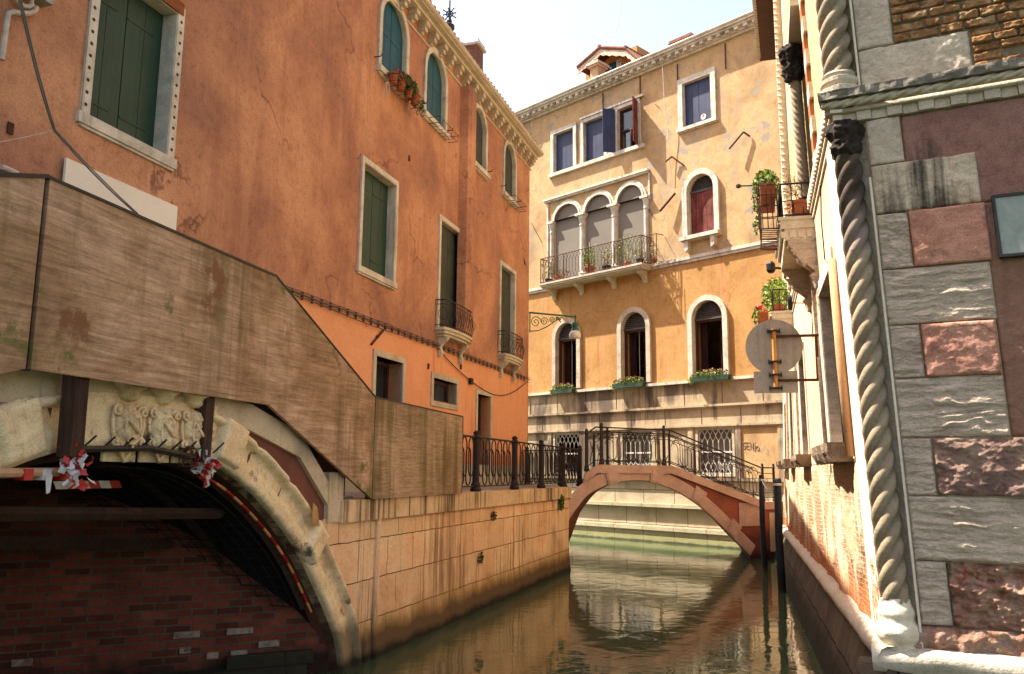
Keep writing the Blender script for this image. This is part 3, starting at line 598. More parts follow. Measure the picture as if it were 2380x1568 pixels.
# rooftop things
def toroof(px,py,w): return L.uv(px,py,w)
u,v=toroof(1090,170,-2.6); T=thing('brick_chimney','red brick chimney with pale cap behind the orange palace eaves','chimney',L.P(u,v-1.5,-2.6),'chimneys on the roofs')
vt=toroof(1090,116,-2.6)[1]; MB(L).box(u-.32,u+.32,EV,vt,-3.0,-2.2).build('stack',m['chim_brick'],T)
b=MB(L); b.box(u-.38,u+.38,vt,vt+.08,-3.1,-2.1); b.build('cap',m['stone_white'],T)
b=MB(L)
for k in range(6): b.tube([(u-.35+k*.14,vt+.08,-2.15),(u-.35+k*.14,vt+.2,-2.15)],.01,4)
b.tube([(u-.35,vt+.2,-2.15),(u+.35,vt+.2,-2.15)],.01,4); b.build('guard',m['iron_rust'],T)
d=Vector(ray(1044,75)); d=d/d.y*38; FX=Fr((d.x,d.y),(1,0)); vt=lambda y:FX.uv(1043,y)[1]
T=thing('church_finial','ornate dark iron cross finial rising behind the orange palace roof','finial',FX.P(0,vt(90),0))
k=38/F_
b=MB(FX); b.lathe(0,0,[(.05,vt(140)),(.22,vt(95)),(.30,vt(85)),(.16,vt(80)),(.12,vt(76)),(.26,vt(68)),(.26,vt(60)),(.10,vt(55)),(.14,vt(50)),(.05,vt(44))],10); b.build('base',m['iron_black'],T)
b=MB(FX); b.tube([(0,vt(60),0),(0,vt(2),0)],.045,6)
vc=vt(33)
for i in range(8):
    a=i*math.pi/4+.2; r=.36 if i%2 else .3; b.tube([(0,vc,0),(r*math.cos(a),vc+r*math.sin(a),0)],.03,5); b.lathe(r*math.cos(a),0,[(.0,vc+r*math.sin(a)-.05),(.05,vc+r*math.sin(a)),(.0,vc+r*math.sin(a)+.05)],6)
b.tube([(.16*math.cos(a),vc+.16*math.sin(a),0) for a in [j*math.pi/8 for j in range(16)]],.03,5,cyc=True)
b.build('cross',m['iron_black'],T)
# ================================================================ NEAR LEFT BRIDGE
NB=thing('stone_bridge','weathered stone arch bridge boarded with plywood in the left foreground','bridge',Q.P(-4,2.5,0))
intr=[(-.70,-.15),(-.72,.15),(-.85,.45),(-1.08,.75),(-1.38,1.09),(-1.65,1.40),(-1.93,1.66),(-2.27,1.92),(-2.64,2.16),(-3.03,2.37),(-3.5,2.54),(-3.94,2.61),(-4.45,2.63)]
full=intr+[(-8.9-u,v) for u,v in reversed(intr[:-1])]
def off(poly,d):
    o=[]
    for i,p in enumerate(poly):
        a=poly[max(i-1,0)]; c=poly[min(i+1,len(poly)-1)]; t=Vector((c[0]-a[0],c[1]-a[1])).normalized(); o.append((p[0]+t.y*d,p[1]-t.x*d))
    return o
def resamp(poly,n):
    seg=[math.dist(poly[i],poly[i+1]) for i in range(len(poly)-1)]; T=sum(seg); out=[]
    for k in range(n+1):
        t=T*k/n; i=0
        while i<len(seg)-1 and t>seg[i]: t-=seg[i]; i+=1
        q=min(1,t/seg[i]); a,c=poly[i],poly[i+1]; out.append((a[0]+(c[0]-a[0])*q,a[1]+(c[1]-a[1])*q))
    return out
ar=resamp(full,120)
def smooth(p,it=3):
    for _ in range(it): p=[p[0]]+[((p[i-1][0]+2*p[i][0]+p[i+1][0])/4,(p[i-1][1]+2*p[i][1]+p[i+1][1])/4) for i in range(1,len(p)-1)]+[p[-1]]
    return p
ar=smooth(ar,4)
o1=off(ar,-.34); 
if o1[60][1]<ar[60][1]: o1=off(ar,.34)
sg=1 if o1[60][1]>ar[60][1] else -1
def offs(d):
    o=off(ar,-d); return o if o[60][1]>ar[60][1] else off(ar,d)
# moulded voussoir ring built by lofting a profile along the arch, noisy and jointed
prof=[(0,-.14),(0,.02),(.012,.055),(.06,.06),(.12,.06),(.175,.058),(.20,.02),(.24,.012),(.30,.012),(.345,.012),(.36,.05),(.375,.085),(.40,.10),(.43,.085),(.445,.04),(.45,-.2)]
vs=[];fs=[];K=len(prof);lay=[offs(d) for d,_ in prof]
joints=[9,22,33,41,50,70,79,87,98,111]
for i in range(len(ar)):
    for j,(d,w) in enumerate(prof):
        u,v=lay[j][i]; nz=noise.noise(Vector((u*3,v*3,d*5)))*.012+noise.noise(Vector((u*11,v*11,d*15)))*.008
        if 52<=i<=68 and w>.04: w=.04
        if i in joints and w>0: w-=.035
        vs.append((u,v,w+(nz if 0<j<K-1 else 0)))
for i in range(len(ar)-1):
    for j in range(K-1): fs.append((i*K+j,i*K+j+1,(i+1)*K+j+1,(i+1)*K+j))
MB(Q).add(vs,fs).build('arch_ring',m['arch_stone'],NB,smooth=True)
# blocks interrupting the moulding
ni=lambda uq:min(range(len(ar)),key=lambda k:abs(ar[k][0]-uq)+(0 if ar[k][1]>.8 else 9))
for c,dd in ((ni(-1.72),.50),(ni(-3.32),.48),(ni(-5.58),.48),(ni(-7.18),.50)):
    uu,vv=ar[c]; a,cn=ar[c-2],ar[c+2]; t=Vector((cn[0]-a[0],cn[1]-a[1])).normalized(); nn_=Vector((-t.y,t.x)); 
    if nn_.y<0: nn_=-nn_
    h=.15 if dd>.49 else .2
    P=[(uu+t.x*s*h+nn_.x*d,vv+t.y*s*h+nn_.y*d) for s,d in ((-1,0.015),(1,0.015),(1.08,dd),(-1.08,dd))]
    b=MB(Q); 
    def fn(i,j): pass
    n=14; vs=[];fs=[]
    for j in range(n+1):
        for i in range(n+1):
            x=i/n;y=j/n; u=(P[0][0]*(1-x)+P[1][0]*x)*(1-y)+(P[3][0]*(1-x)+P[2][0]*x)*y; v=(P[0][1]*(1-x)+P[1][1]*x)*(1-y)+(P[3][1]*(1-x)+P[2][1]*x)*y
            ed=min(x,1-x,y,1-y); vs.append((u,v,(.13 if ed>0 else 0)-.03*max(0,(.12-ed)/.12)+noise.noise(Vector((u*4,v*4,7)))*.03+noise.noise(Vector((u*14,v*14,7)))*.01))
    for j in range(n):
        for i in range(n): q=n+1; fs.append((j*q+i,j*q+i+1,(j+1)*q+i+1,(j+1)*q+i))
    b.add(vs,fs).build('block',m['arch_stone'],NB,smooth=True)
# spandrels and band following the stair line
up=[(.35,1.84),(-1.25,1.84),(-1.25,2.30),(-1.85,2.73),(-2.9,3.07),(-3.35,3.12),(-5.6,3.16),(-6.1,3.1),(-7.2,2.6),(-8.2,1.9),(-9.3,1.3),(-9.3,0)]
lo_=[(p[0],p[1]) for p in ar]
face=[(.0,.02),(.0,1.84),(-1.2,1.84),(-1.2,2.30),(-1.85,2.60),(-2.85,2.86),(-3.3,2.9),(-5.6,2.96),(-6.2,2.86),(-9.3,1.1),(-9.3,-.15)]+list(reversed(ar))+[(-.0,-.15)]
MB(Q).prism(face,-.28,-.02).build('spandrel',m['spandrel'],NB)
MB(Q).prism([(-1.2,2.1),(-1.2,2.3),(-1.87,2.75),(-2.85,3.0),(-6,3.05),(-6,4.2),(-2.9,4.2),(-.95,3.3),(-.2,3.3),(-.2,2.1)],-.34,-.30).build('dark_gap_backing',m['beam'],NB)  # dark board added so the gap under the plywood reads as shade
def bandpoly(b,pts,h,w0,w1):
    for (a,c) in zip(pts[:-1],pts[1:]): b.prism([(a[0],a[1]-h),(c[0],c[1]-h),c,a][::-1],w0,w1)
b=MB(Q); bandpoly(b,[(-1.2,2.30),(-1.87,2.86),(-2.85,3.12),(-3.35,3.16),(-5.6,3.2),(-6.2,3.12),(-9.3,1.4)],.27,-.28,.03); b.prism([(-1.2,1.82),(-.84,1.82),(-.84,2.42),(-1.2,2.42)],-.28,.035)
b.build('string_band',m['band'],NB)
b=MB(Q); b.prism([(-1.25,1.86),(.0,1.86),(.0,-.2),(-.3,-.2),(-.42,.3),(-.62,.62),(-.9,.98),(-1.2,1.35),(-1.36,1.6)],-.28,.012); b.build('pier_wall',m['quay'],NB)
b=MB(Q); bandpoly(b,[(0,2.1),(-.84,2.1),(-1.87,2.86),(-2.85,3.12),(-5.6,3.2),(-6.4,3.0),(-9.3,1.4)],.2,-2.0,-.28); b.build('deck',m['stone_smooth'],NB)
# vault and brick side
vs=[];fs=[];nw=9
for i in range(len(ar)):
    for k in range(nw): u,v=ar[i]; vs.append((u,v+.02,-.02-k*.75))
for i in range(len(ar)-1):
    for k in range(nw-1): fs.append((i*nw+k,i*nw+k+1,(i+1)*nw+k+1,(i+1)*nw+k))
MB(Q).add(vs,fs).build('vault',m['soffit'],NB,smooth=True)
MB(Q).prism([(0,-.3),(-9,-.3),(-9,3),(0,3)],-6.1,-6.0).build('tunnel_dark_sheet',m['dark'],NB)  # added near-black sheet stands in for the shade deeper in the passage
a=Q.P(-.78,0,-.12); BWf=Fr((a[0],a[1]),(-.9,-.43),N=(.43,-.9))
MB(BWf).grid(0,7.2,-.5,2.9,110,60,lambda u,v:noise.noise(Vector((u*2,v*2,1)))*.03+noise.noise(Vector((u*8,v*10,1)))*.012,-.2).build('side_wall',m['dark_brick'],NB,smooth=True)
b=MB(BWf); b.box(.3,6.5,.05,.16,0,.22).box(.2,1.2,.16,.3,0,.1); b.build('footing',m['quay_dark'],NB)
# timbers and net under the vault
b=MB(Q)
for wv in (-.25,-1.1): b.tube([(u,v-.05,wv) for u,v in ar[14:106:4]],.05,4)
b.tube([(-6.9,2.16,-.45),(-2.6,1.98,-.45)],.055,4); b.tube([(-7.2,2.0,-1.4),(-2.2,1.6,-1.4)],.06,4)
b.build('centring_timber',m['beam'],NB)
b=MB(Q)
for i in range(16,64,2):
    P=[(ar[i][0],ar[i][1]-.16,-.3-k*.3) for k in range(9)]; b.tube(P,.006,3)
for k in range(16):
    b.tube([(ar[i][0],ar[i][1]-.16,-.3-k*.15) for i in range(16,64,3)],.006,3)
b.build('safety_net',m['mesh_n'],NB)
# carved crests over the crown
def crest(uc,vt,sx,seed):
    b=MB(Q); 
    def fn(u,v):
        x=(u-uc)/(.145*sx); y=(v-(vt-.34))/.24
        d=math.sqrt(x*x*(1+.35*max(0,-y))+y*y); h=max(0,1-d**5)
        dome=.13*math.sqrt(max(0,1-min(1,(x*x+y*y)*.75)))
        rel=.028*(1 if abs(math.sin(6*x+seed)*math.cos(5*y+seed))>.45 else 0)*(1 if .35<d<.95 else .3)+.02*noise.noise(Vector((u*22,v*22,seed)))
        scroll=.03*math.exp(-((d-.85)/.12)**2)
        return (dome+rel+scroll)*h+.004 if h>.02 else .004
    b.grid(uc-.17*sx,uc+.17*sx,vt-.62,vt-.06,44,60,fn,-.02)
    b.lathe(uc,.03,[(.06,vt-.11),(.10,vt-.08),(.105,vt-.03),(.15,vt+.0),(.14,vt+.06),(.16,vt+.07),(.16,vt+.1)],16)
    for s in (-1,1):
        for cy,r0 in ((vt-.20,.050),(vt-.46,.042)):
            b.tube([(uc+s*(.135*sx)+s*r0*(1-q/22)*math.cos(q*.55)*-1,cy+r0*(1-q/22)*math.sin(q*.55),.075+.002*q) for q in range(20)],.015,6)
        b.tube([(uc+s*.15*sx,vt-.2,.06),(uc+s*.165*sx,vt-.3,.07),(uc+s*.14*sx,vt-.42,.07),(uc+s*.04,vt-.56,.06),(uc,vt-.62,.05)],.016,6)
    b.tube([(uc+.085*math.cos(a),vt-.33+.11*math.sin(a)*(1 if math.sin(a)>0 else 1.3),.125) for a in [q*math.pi/10 for q in range(20)]],.013,6,cyc=True)
    b.tube([(uc-.07,vt-.27,.15),(uc+.0,vt-.35,.155),(uc+.07,vt-.40,.14)],.016,6); b.lathe(uc-.0,.13,[(0,vt-.31),(.025,vt-.285),(0,vt-.26)],8)
    for k in range(5): b.box(uc-.13+k*.06,uc-.10+k*.06,vt+.07,vt+.13,.08,.13)
    for k in range(3): b.box(uc-.1+k*.075,uc-.07+k*.075,vt+.01,vt+.04,.16,.172,1)
    return b
for uc,sd_ in ((-4.62,1.),(-4.2,2.2),(-3.78,3.1)):
    b=crest(uc,3.12,1.08,sd_); b.build('carved_crest',[m['arch_stone'],m['dark']],NB,smooth=True)
b=MB(Q).grid(-5.15,-3.42,2.64,3.05,50,14,lambda u,v:.035+noise.noise(Vector((u*3,v*3,2)))*.02+noise.noise(Vector((u*12,v*12,2)))*.008,-.05); b.build('keystone_panel',m['arch_stone'],NB,smooth=True)
b=MB(Q)
for k in range(9): u=-5.1+k*.2; b.tube([(u,2.60,.08),(u+.05,2.70,.16)],.008,4)
b.tube([(-5.3,2.585,.10),(-4.4,2.62,.10),(-3.5,2.52,.10)],.03,6); b.build('spiked_bar',m['iron_black'],NB)
# plywood parapet
WPt=thing('plywood_parapet','weathered plywood hoarding boarding over the near bridge parapet','hoarding',Q.P(-4,3.1,.3))
pA=Vector((-3.17*1.055,5.48*1.055)); pB=Vector((-2.55,8.83)); 
PF=Fr((pA.x,pA.y),(pB.x-pA.x,pB.y-pA.y))
def pz(F,p): return F.uv(*p)
tA=pz(PF,(112,400)); bA=pz(PF,(68,850)); tB=pz(PF,(650,658)); bB=pz(PF,(617,946)); t0=pz(PF,(0,411)); b0=pz(PF,(0,872))
tZ=avg(tA[1],tB[1]); bZ=avg(bA[1],bB[1]); uA=avg(tA[0],bA[0]); uB=avg(tB[0],bB[0])
MB(PF).prism([(uA+.02,bZ),(uB,bZ),(uB,tZ),(uA+.02,tZ)],-.04,0).build('panel',m['plywood'],WPt)
sl0=(t0[1]-tZ)/(t0[0]-uA); slb=(b0[1]-bZ)/(b0[0]-uA)
ue=uA-2.6; MB(PF).prism([(ue,bZ+slb*(ue-uA)),(uA-.02,bZ),(uA-.02,tZ),(ue,tZ+sl0*(ue-uA))],-.045,-.005).build('panel',m['plywood'],WPt)
MB(PF).box(uA-.05,uA+.05,bZ-.01,tZ-.01,-.08,-.035).build('joint_batten',m['iron_black'],WPt)
pb=PF.P(uB,0,0); c3=Q.P(-.2,0,.11); PG=Fr((pb.x,pb.y),(c3.x-pb.x,c3.y-pb.y)); lg=math.dist((pb.x,pb.y),(c3.x,c3.y))
ec=pz(PG,(868,925))[1]; fc=pz(PG,(862,1160))[1]
MB(PG).prism([(0,bZ),(lg-.012,fc),(lg-.012,ec),(0,tZ)],-.04,-.001).build('panel',m['plywood'],WPt)
PH=Fr((c3.x,c3.y),QD); ee=pz(PH,(1076,970)); ff=pz(PH,(1071,1147)); e1=pz(PH,(872,925)); f1=pz(PH,(867,1161))
MB(PH).prism([(.012,f1[1]),(ee[0],ff[1]),(ee[0],ee[1]),(.012,e1[1])],-.04,0).build('panel',m['plywood_end'],WPt)
MB(PH).box(-.03,.05,f1[1],e1[1]-.01,-.09,-.045).build('joint_batten',m['iron_black'],WPt)
# dark capping strips
b=MB(PF); b.prism([(uA,tZ),(uB,tZ),(uB,tZ+.022),(uA,tZ+.022)],-.10,.012); b.prism([(ue,tZ+sl0*(ue-uA)),(uA,tZ),(uA,tZ+.03),(ue,tZ+sl0*(ue-uA)+.03)],-.12,.01); b.build('capping',m['iron_black'],WPt)
b=MB(PG); b.prism([(0,tZ),(lg,ec),(lg,ec+.02),(0,tZ+.02)],-.1,.01); b.build('capping',m['iron_black'],WPt)
b=MB(PH); b.prism([(0,e1[1]),(ee[0],ee[1]),(ee[0],ee[1]+.018),(0,e1[1]+.018)],-.1,.01); b.prism([(ee[0],ff[1]),(ee[0]+.02,ff[1]),(ee[0]+.02,ee[1]),(ee[0],ee[1])],-.05,.004); b.build('capping',m['iron_black'],WPt)
# posts hanging below with barrier tape bundles
def tape(c,s,seed,F=PF):
    random.seed(seed); b=MB(F)
    for k in range(46):
        a=Vector((random.gauss(0,.35),random.gauss(0,.45),random.gauss(0,.35)))*s; d=Vector((random.gauss(0,1),random.gauss(0,1),random.gauss(0,.6))).normalized()*s*.6; e_=d.orthogonal().normalized()*s*random.uniform(.25,.5)
        e_=Matrix.Rotation(random.uniform(0,6),3,d)@e_; p=Vector(c)+a; q=p+d; k2=Vector((random.gauss(0,.12),random.gauss(0,.12),random.gauss(0,.12)))*s
        b.add([p,p+e_,(p+q)/2+e_+k2,q+e_,q,(p+q)/2+k2*1.5],[(0,1,2,5),(5,2,3,4)],0 if k%5<3 else 1)
    for k in range(3): x=random.uniform(-.3,.3)*s; b.add([(c[0]+x,c[1]-s*.5,c[2]+.02),(c[0]+x+s*.22,c[1]-s*.5,c[2]),(c[0]+x+s*.25,c[1]-s*1.4,c[2]+.03),(c[0]+x+.1*s,c[1]-s*1.6,c[2])],[(0,1,2,3)],k%2)
    return b
PO=[]
for (xt,yt),(xb,yb),lb in (((178,880),(163,1062),'left'),((478,925),(466,1075),'right')):
    ut,vt_=PF.uv(xt,yt,-.12); ub,vb_=PF.uv(xb,yb,-.12)
    T=thing('hanging_post',f'{lb} brown timber post hanging under the plywood with striped tape round its end','post',PF.P(ub,vb_,-.12),'timber posts under the plywood parapet')
    MB(PF).prism([(ub-.065,vb_),(ub+.065,vb_),(ut+.065,bZ+.05),(ut-.065,bZ+.05)],-.19,-.06).build('timber',m['beam'],T)
    tape((ub,vb_-.03,-.08),.13,3 if lb=='left' else 5).build('tape_wrap',[m['tape_w'],m['tape_r']],T); PO.append((ub,vb_))
# horizontal taped pole at left and the red and white strip following the vault
b=MB(PF); L0=PF.uv(0,1104,-.2); L1=PF.uv(160,1098,-.2); n=12
T=thing('taped_pole','pale horizontal scaffold pole wrapped in barrier tape at the left edge','pole',PF.P(L0[0],L0[1],-.2))
b.tube([(L0[0]-.6+(L1[0]-L0[0]+.6)*k/n,L0[1]+(L1[1]-L0[1])*k/n,-.22) for k in range(n+1)],.035,8); b.build('tube',m['pipe_plaster'],T)
b=MB(PF)
for k in (.35,.62,.9): 
    u=L0[0]+(L1[0]-L0[0])*k; b.box(u-.03,u+.05,L0[1]-.04,L0[1]+.042,-.262,-.18,int(k*10)%2)
    if k>.5 and k<.8: b.add([(u-.02,L0[1],-.17),(u+.05,L0[1],-.17),(u+.035,L0[1]-.13,-.165),(u+.0,L0[1]-.14,-.165)],[(0,1,2,3)],0)
b.build('tape',[m['tape_w'],m['tape_r']],T)
T=thing('barrier_tape','taut orange and red striped tape following the inside curve of the near arch','barrier tape',Q.P(-2,1.6,-.35))
seg=ar[14:50]; pin=[(u+(.02),v-.10,-.15) for u,v in seg]
b=MB(Q)
for i in range(len(pin)-1):
    b.tube([pin[i],pin[i+1]],.015,5,1 if (i//2)%2 else 0)
b.build('strip',[m['tape_o'],m['tape_r']],T)
b=MB(Q); 
for k in range(6): u=-4.5+k*.13; b.add([(u,2.33,-.8),(u+.13,2.33,-.8),(u+.17,2.26,-.8),(u+.04,2.26,-.8)],[(0,1,2,3)],k%2)
t_=b.build('striped_board',[m['tape_w'],m['tape_r']],loc=Q.P(-4.2,2.3,-.42)); tag(t_,'short red and white striped board under the crown of the near arch','board')
T=thing('cage_lamp','small rusty wire cage lamp beside the right hanging post','lamp',Q.P(-3.75,2.5,0)); b=MB(PF); ub,vb_=PO[1]; ub-=.2; vb_+=.02
for k in range(6): a=k*math.pi/3; b.tube([(ub+.07*math.cos(a),vb_+.1,-.12+.07*math.sin(a)),(ub+.07*math.cos(a),vb_-.06,-.12+.07*math.sin(a))],.006,4)
for vv in (vb_+.1,vb_+.02,vb_-.06): b.tube([(ub+.07*math.cos(k*math.pi/6),vv,-.12+.07*math.sin(k*math.pi/6)) for k in range(12)],.007,4,cyc=True)
b.build('cage',m['iron_rust'],T); MB(PF).box(ub-.03,ub+.2,vb_+.1,vb_+.125,-.16,-.1).build('arm',m['iron_rust'],T)
t_=MB(Q).prism([(-1.72,1.86),(-1.55,1.80),(-1.62,2.02),(-1.72,2.08)],.13,.137).build('paper_notice',m['cardboard'],loc=Q.P(-1.6,1.9,.13)); tag(t_,'small curled paper notice stuck on the arch moulding','notice')
# drain pipe at the quay corner, plants in the wall joints
t_=MB(Q).tube([(.18,1.80,.02),(.16,.9,.03),(.1,.2,.06),(.1,-.3,.07)],.04,8).build('drain_pipe',m['quay'],loc=Q.P(.18,0,.05)); tag(t_,'grey drain pipe down the quay corner beside the near arch','pipe')
def tuft(p,n,s,lb,ms=('leaf','leaf_d'),grp='weeds growing in the quay joints'):
    b=MB(Q); leaves(b,p,(s*.6,s,.06),n,s*.28,[0,1]); t_=b.build('weed',[m[x] for x in ms],loc=Q.P(*p)); tag(t_,lb,'weed',grp)
pp=Q.uv(*zm(1250,1080,2.38)(315,885)); tuft((pp[0],pp[1],.05),90,.09,'dark fern tuft high on the middle of the quay wall',('leaf_d','soot'))
pp=Q.uv(*zm(1250,1080,2.38)(225,1165)); tuft((pp[0],pp[1],.05),50,.12,'thin dry weed low on the quay wall near the algae line',('leaf_d','iron_rust'))
pp=Q.uv(*zm(1250,1080,2.38)(765,790)); tuft((pp[0],pp[1],.07),110,.2,'green weed under the coping near the far end of the quay')
# ================================================================ RAILINGS
def stadium(uc,v0,v1,hw,n=6):
    return [(uc+hw*math.cos(a),v1-hw+hw*math.sin(a)) for a in [math.pi*k/n for k in range(n+1)]]+[(uc-hw*math.cos(a),v0+hw-hw*math.sin(a)) for a in [math.pi*k/n for k in range(n+1)]]
def post(b,u,v,h,r=.055,w=-.0,mi=0):
    b.lathe(u,w,[(r*1.5,v),(r*1.5,v+.06),(r*1.2,v+.1),(r*1.25,v+.14),(r*.95,v+.2),(r*.9,v+h-.1),(r*1.15,v+h-.07),(r*.8,v+h-.03),(r*.9,v+h+.02),(r*.35,v+h+.05)],12,mi)
zc=zm(1250,1080,2.38)
RW=-.12
rp=[Q.uv(*zc(x,y),RW)[0] for x,y in ((212,500),(470,500),(648,500),(795,500),(905,500))]
QR=thing('quay_railing','dark iron railing of looped bars along the quay edge right of the plywood','railing',Q.P(rp[0],ZP,RW))
st=rp[0]-1.9
for k,u in enumerate([st]+rp):
    b=MB(Q); post(b,u,ZP-.01,1.08,.07,RW); b.build('post',m['iron'],QR)
b=MB(Q)
for vv,r in ((ZP+1.0,.02),(ZP+.1,.014)): b.tube([(st,vv,RW),(rp[-1],vv,RW)],r,6)
b.build('rail',m['iron'],QR)
b=MB(Q)
pl=[st]+rp
for a,c in zip(pl[:-1],pl[1:]):
    n=max(3,round((c-a-.2)/.36)); d=(c-a-.2)/n
    for k in range(n):
        uc=a+.1+d*(k+.5)
        b.tube([(x,y,RW) for x,y in stadium(uc,ZP+.28,ZP+.98,d*.34)],.013,5,cyc=True)
        if k<n-1: b.tube([(x,y,RW+.012) for x,y in stadium(uc+d*.5,ZP+.12,ZP+.80,d*.34)],.013,5,cyc=True)
b.build('loop_infill',m['iron'],QR)
# second run round the far end of the quay
RE=Fr((1.47,22.2),(.13,3.3)); T=thing('quay_end_railing','dark iron railing turning away along the end of the quay behind the far bridge','railing',RE.P(0,ZP,0))
RF=Fr((1.40,23.9),(-2.9,2.9)); 
b=MB(RF); 
for u in (0,1.3,2.6,3.9): post(b,u,ZP,1.05,.06)
b.build('post',m['iron'],T); b=MB(RF); b.tube([(0,ZP+.98,0),(3.9,ZP+.98,0)],.02,6); b.tube([(0,ZP+.1,0),(3.9,ZP+.1,0)],.015,6)
for k in range(26): b.tube([(x,y,0) for x,y in stadium(.13+k*.147,ZP+.14,ZP+.94,.06)],.010,4,cyc=True)
b.build('loop_infill',m['iron'],T)
# ================================================================ FAR BRIDGE
FB=thing('footbridge','small pinkish stone and brick footbridge with iron railings over the far canal','bridge',BR.P(3,2,0))
def bu(x,y,w=0): return BR.uv(*zc(x,y),w)
ip=[bu(*p) for p in ((945,750),(1000,716),(1060,688),(1130,664),(1210,652),(1290,648),(1370,656),(1440,676),(1530,712),(1620,762),(1710,825),(1790,896),(1850,955),(1900,1010),(1950,1062),(1990,1100),(2040,1150))]
uL=ip[0][0]; lft=[]
# mirror of the left part, hidden by the quay corner
lft=[(-.55,.15),(-.28,.85),(-.1,1.22)]
inn=smooth(resamp([p for p in lft if p[0]<uL-.05]+ip,60),3)
wl=BR.uv(*zc(2110,1185))[0]
def offb(d):
    o=off(inn,-d); return o if o[30][1]>inn[30][1] else off(inn,d)
ext=offb(.36)
cop=[bu(930,640),bu(1016,600),bu(1512,600),bu(2125,850)]; copt=[bu(928,598),bu(1012,546),bu(1510,545),bu(2132,790)]
cop[0]=(uL-.1,cop[0][1]-.03); copt[0]=(uL-.1,copt[0][1]-.03)
zt=avg(copt[1][1],copt[2][1]); zb_=avg(cop[1][1],cop[2][1]); UE2=bu(2240,790)[0]+.2
slp=(copt[3][1]-copt[2][1])/(copt[3][0]-copt[2][0])
topl=[copt[0],(copt[1][0],zt),(copt[2][0],zt),(copt[3][0],copt[3][1]),(UE2,copt[3][1])]; botl=[(p[0],p[1]-(zt-zb_)) for p in topl]
BWD=2.3
vs=[];fs=[]
pr=[(0,-.3),(0,.02),(.02,.045),(.33,.045),(.36,.03),(.36,-.3)]; lay=[offb(d) for d,_ in pr]; K=len(pr)
for i in range(len(inn)):
    for j,(d,w_) in enumerate(pr): vs.append((*lay[j][i],w_))
for i in range(len(inn)-1):
    for j in range(K-1): fs.append((i*K+j,i*K+j+1,(i+1)*K+j+1,(i+1)*K+j))
MB(BR).add(vs,fs).build('arch_ring',m['bridge_stone'],FB)
for p in ((1110,628),(1405,628),(1690,745),(1945,935)):
    u,v=bu(*p); i=min(range(len(inn)),key=lambda k:math.dist(ext[k],(u,v))+math.dist(inn[k],(u,v))); a,c=inn[max(i-2,0)],inn[min(i+2,len(inn)-1)]; t=Vector((c[0]-a[0],c[1]-a[1])).normalized(); n_=Vector((-t.y,t.x)); n_=n_ if n_.y>0 else -n_
    o=Vector(inn[i]); P=[o-t*.19+n_*.0,o+t*.19+n_*.0,o+t*.22+n_*.44,o-t*.22+n_*.44]
    MB(BR).prism([tuple(q) for q in P],-.1,.085).prism([tuple(o+(q-o)*.8+n_*.045) for q in P],.08,.1).build('voussoir',m['bridge_stone'],FB)
face=[(p[0],p[1]) for p in inn]+[(UE2,-.4)]+[p for p in reversed(botl)]
if inn[-1][1]>0: face.insert(len(inn),(inn[-1][0]+.3,-.4))
MB(BR).prism(face,-BWD,0).build('spandrel',m['red_brick'],FB)
b=MB(BR); bandpoly(b,topl,zt-zb_,-.3,.09); bandpoly(b,topl,zt-zb_,-BWD-.05,-BWD+.25); b.build('coping',m['bridge_stone'],FB)
b=MB(BR); bandpoly(b,[(p[0],p[1]-.06) for p in topl],.1,-BWD+.25,-.3); b.build('deck',m['pave'],FB)
u,v=bu(2040,875); MB(BR).box(u-.42,u+.42,v-.33,v+.33,-.02,.03).build('plaque',m['bridge_stone'],FB)
MB(BR).box(bu(2170,800)[0]-.02,UE2,copt[3][1]-1.45,copt[3][1]-.32,-.1,.03).build('end_pier',m['plaster_cream'],FB)
def base(u):
    for a,c in zip(topl[:-1],topl[1:]):
        if u<=c[0]: return a[1]+(c[1]-a[1])*(u-a[0])/(c[0]-a[0]) if c[0]>a[0] else a[1]
    return topl[-1][1]
RH=1.0
def bridge_rail(w_,lb,nm):
    T=thing('bridge_railing',lb,'railing',BR.P(2,zt,w_),'railings of the footbridge')
    cors=[topl[0][0]+.12,topl[1][0]+.18,topl[2][0]-.2,topl[3][0]+.05]
    ps=[cors[0],cors[1],cors[2],cors[3],UE2-.35]
    for u in ps:
        b=MB(BR); post(b,u,base(u),RH+.08,.06 if w_>-1 else .05,w_); b.build('post',m['iron'],T)
    b=MB(BR)
    line=[ps[0],topl[1][0],topl[2][0],topl[3][0],ps[-1]]
    for h,r in ((RH,.022),(RH-.17,.012),(.12,.014)): b.tube([(u,base(u)+h,w_) for u in line],r,6)
    b.tube([(topl[2][0],base(topl[2][0]),w_),(topl[2][0],base(topl[2][0])+RH,w_)],.018,5); b.build('rail',m['iron'],T)
    b=MB(BR)
    def meander(ua,ub,off_,d=.27):
        n=max(2,int((ub-ua)/d)); d=(ub-ua)/n; pts=[]
        lo1,hi1=(.14,.78) if off_==0 else (.06,.92)
        for k in range(n):
            u0=ua+d*k; upf=(k%2==0); r=d*.5
            yc=(hi1-r) if upf else (lo1+r)
            for q in range(9):
                a=math.pi*q/8; pts.append((u0+r-r*math.cos(a),yc+(r if upf else -r)*math.sin(a)))
        b.tube([(x,base(x)+y,w_+(.0 if off_==0 else .014)) for x,y in pts],.011,5)
    for a,c in zip(line[:3],line[1:4]):
        if c-a>.7: meander(a+.1,c-.08,0); meander(a+.2,c-.15,1,.34)
        else:
            b.tube([(a+.1,base(a+.1)+.15,w_),(c-.05,base(c)+.75,w_)],.012,5); b.tube([(a+.1,base(a+.1)+.75,w_),(c-.05,base(c)+.15,w_)],.012,5)
    for u in ps[1:3]: b.tube([(u+.22,base(u)+.05,w_),(u+.22,base(u)+RH,w_)],.008,4)
    b.build('meander_infill',m['iron'],T)
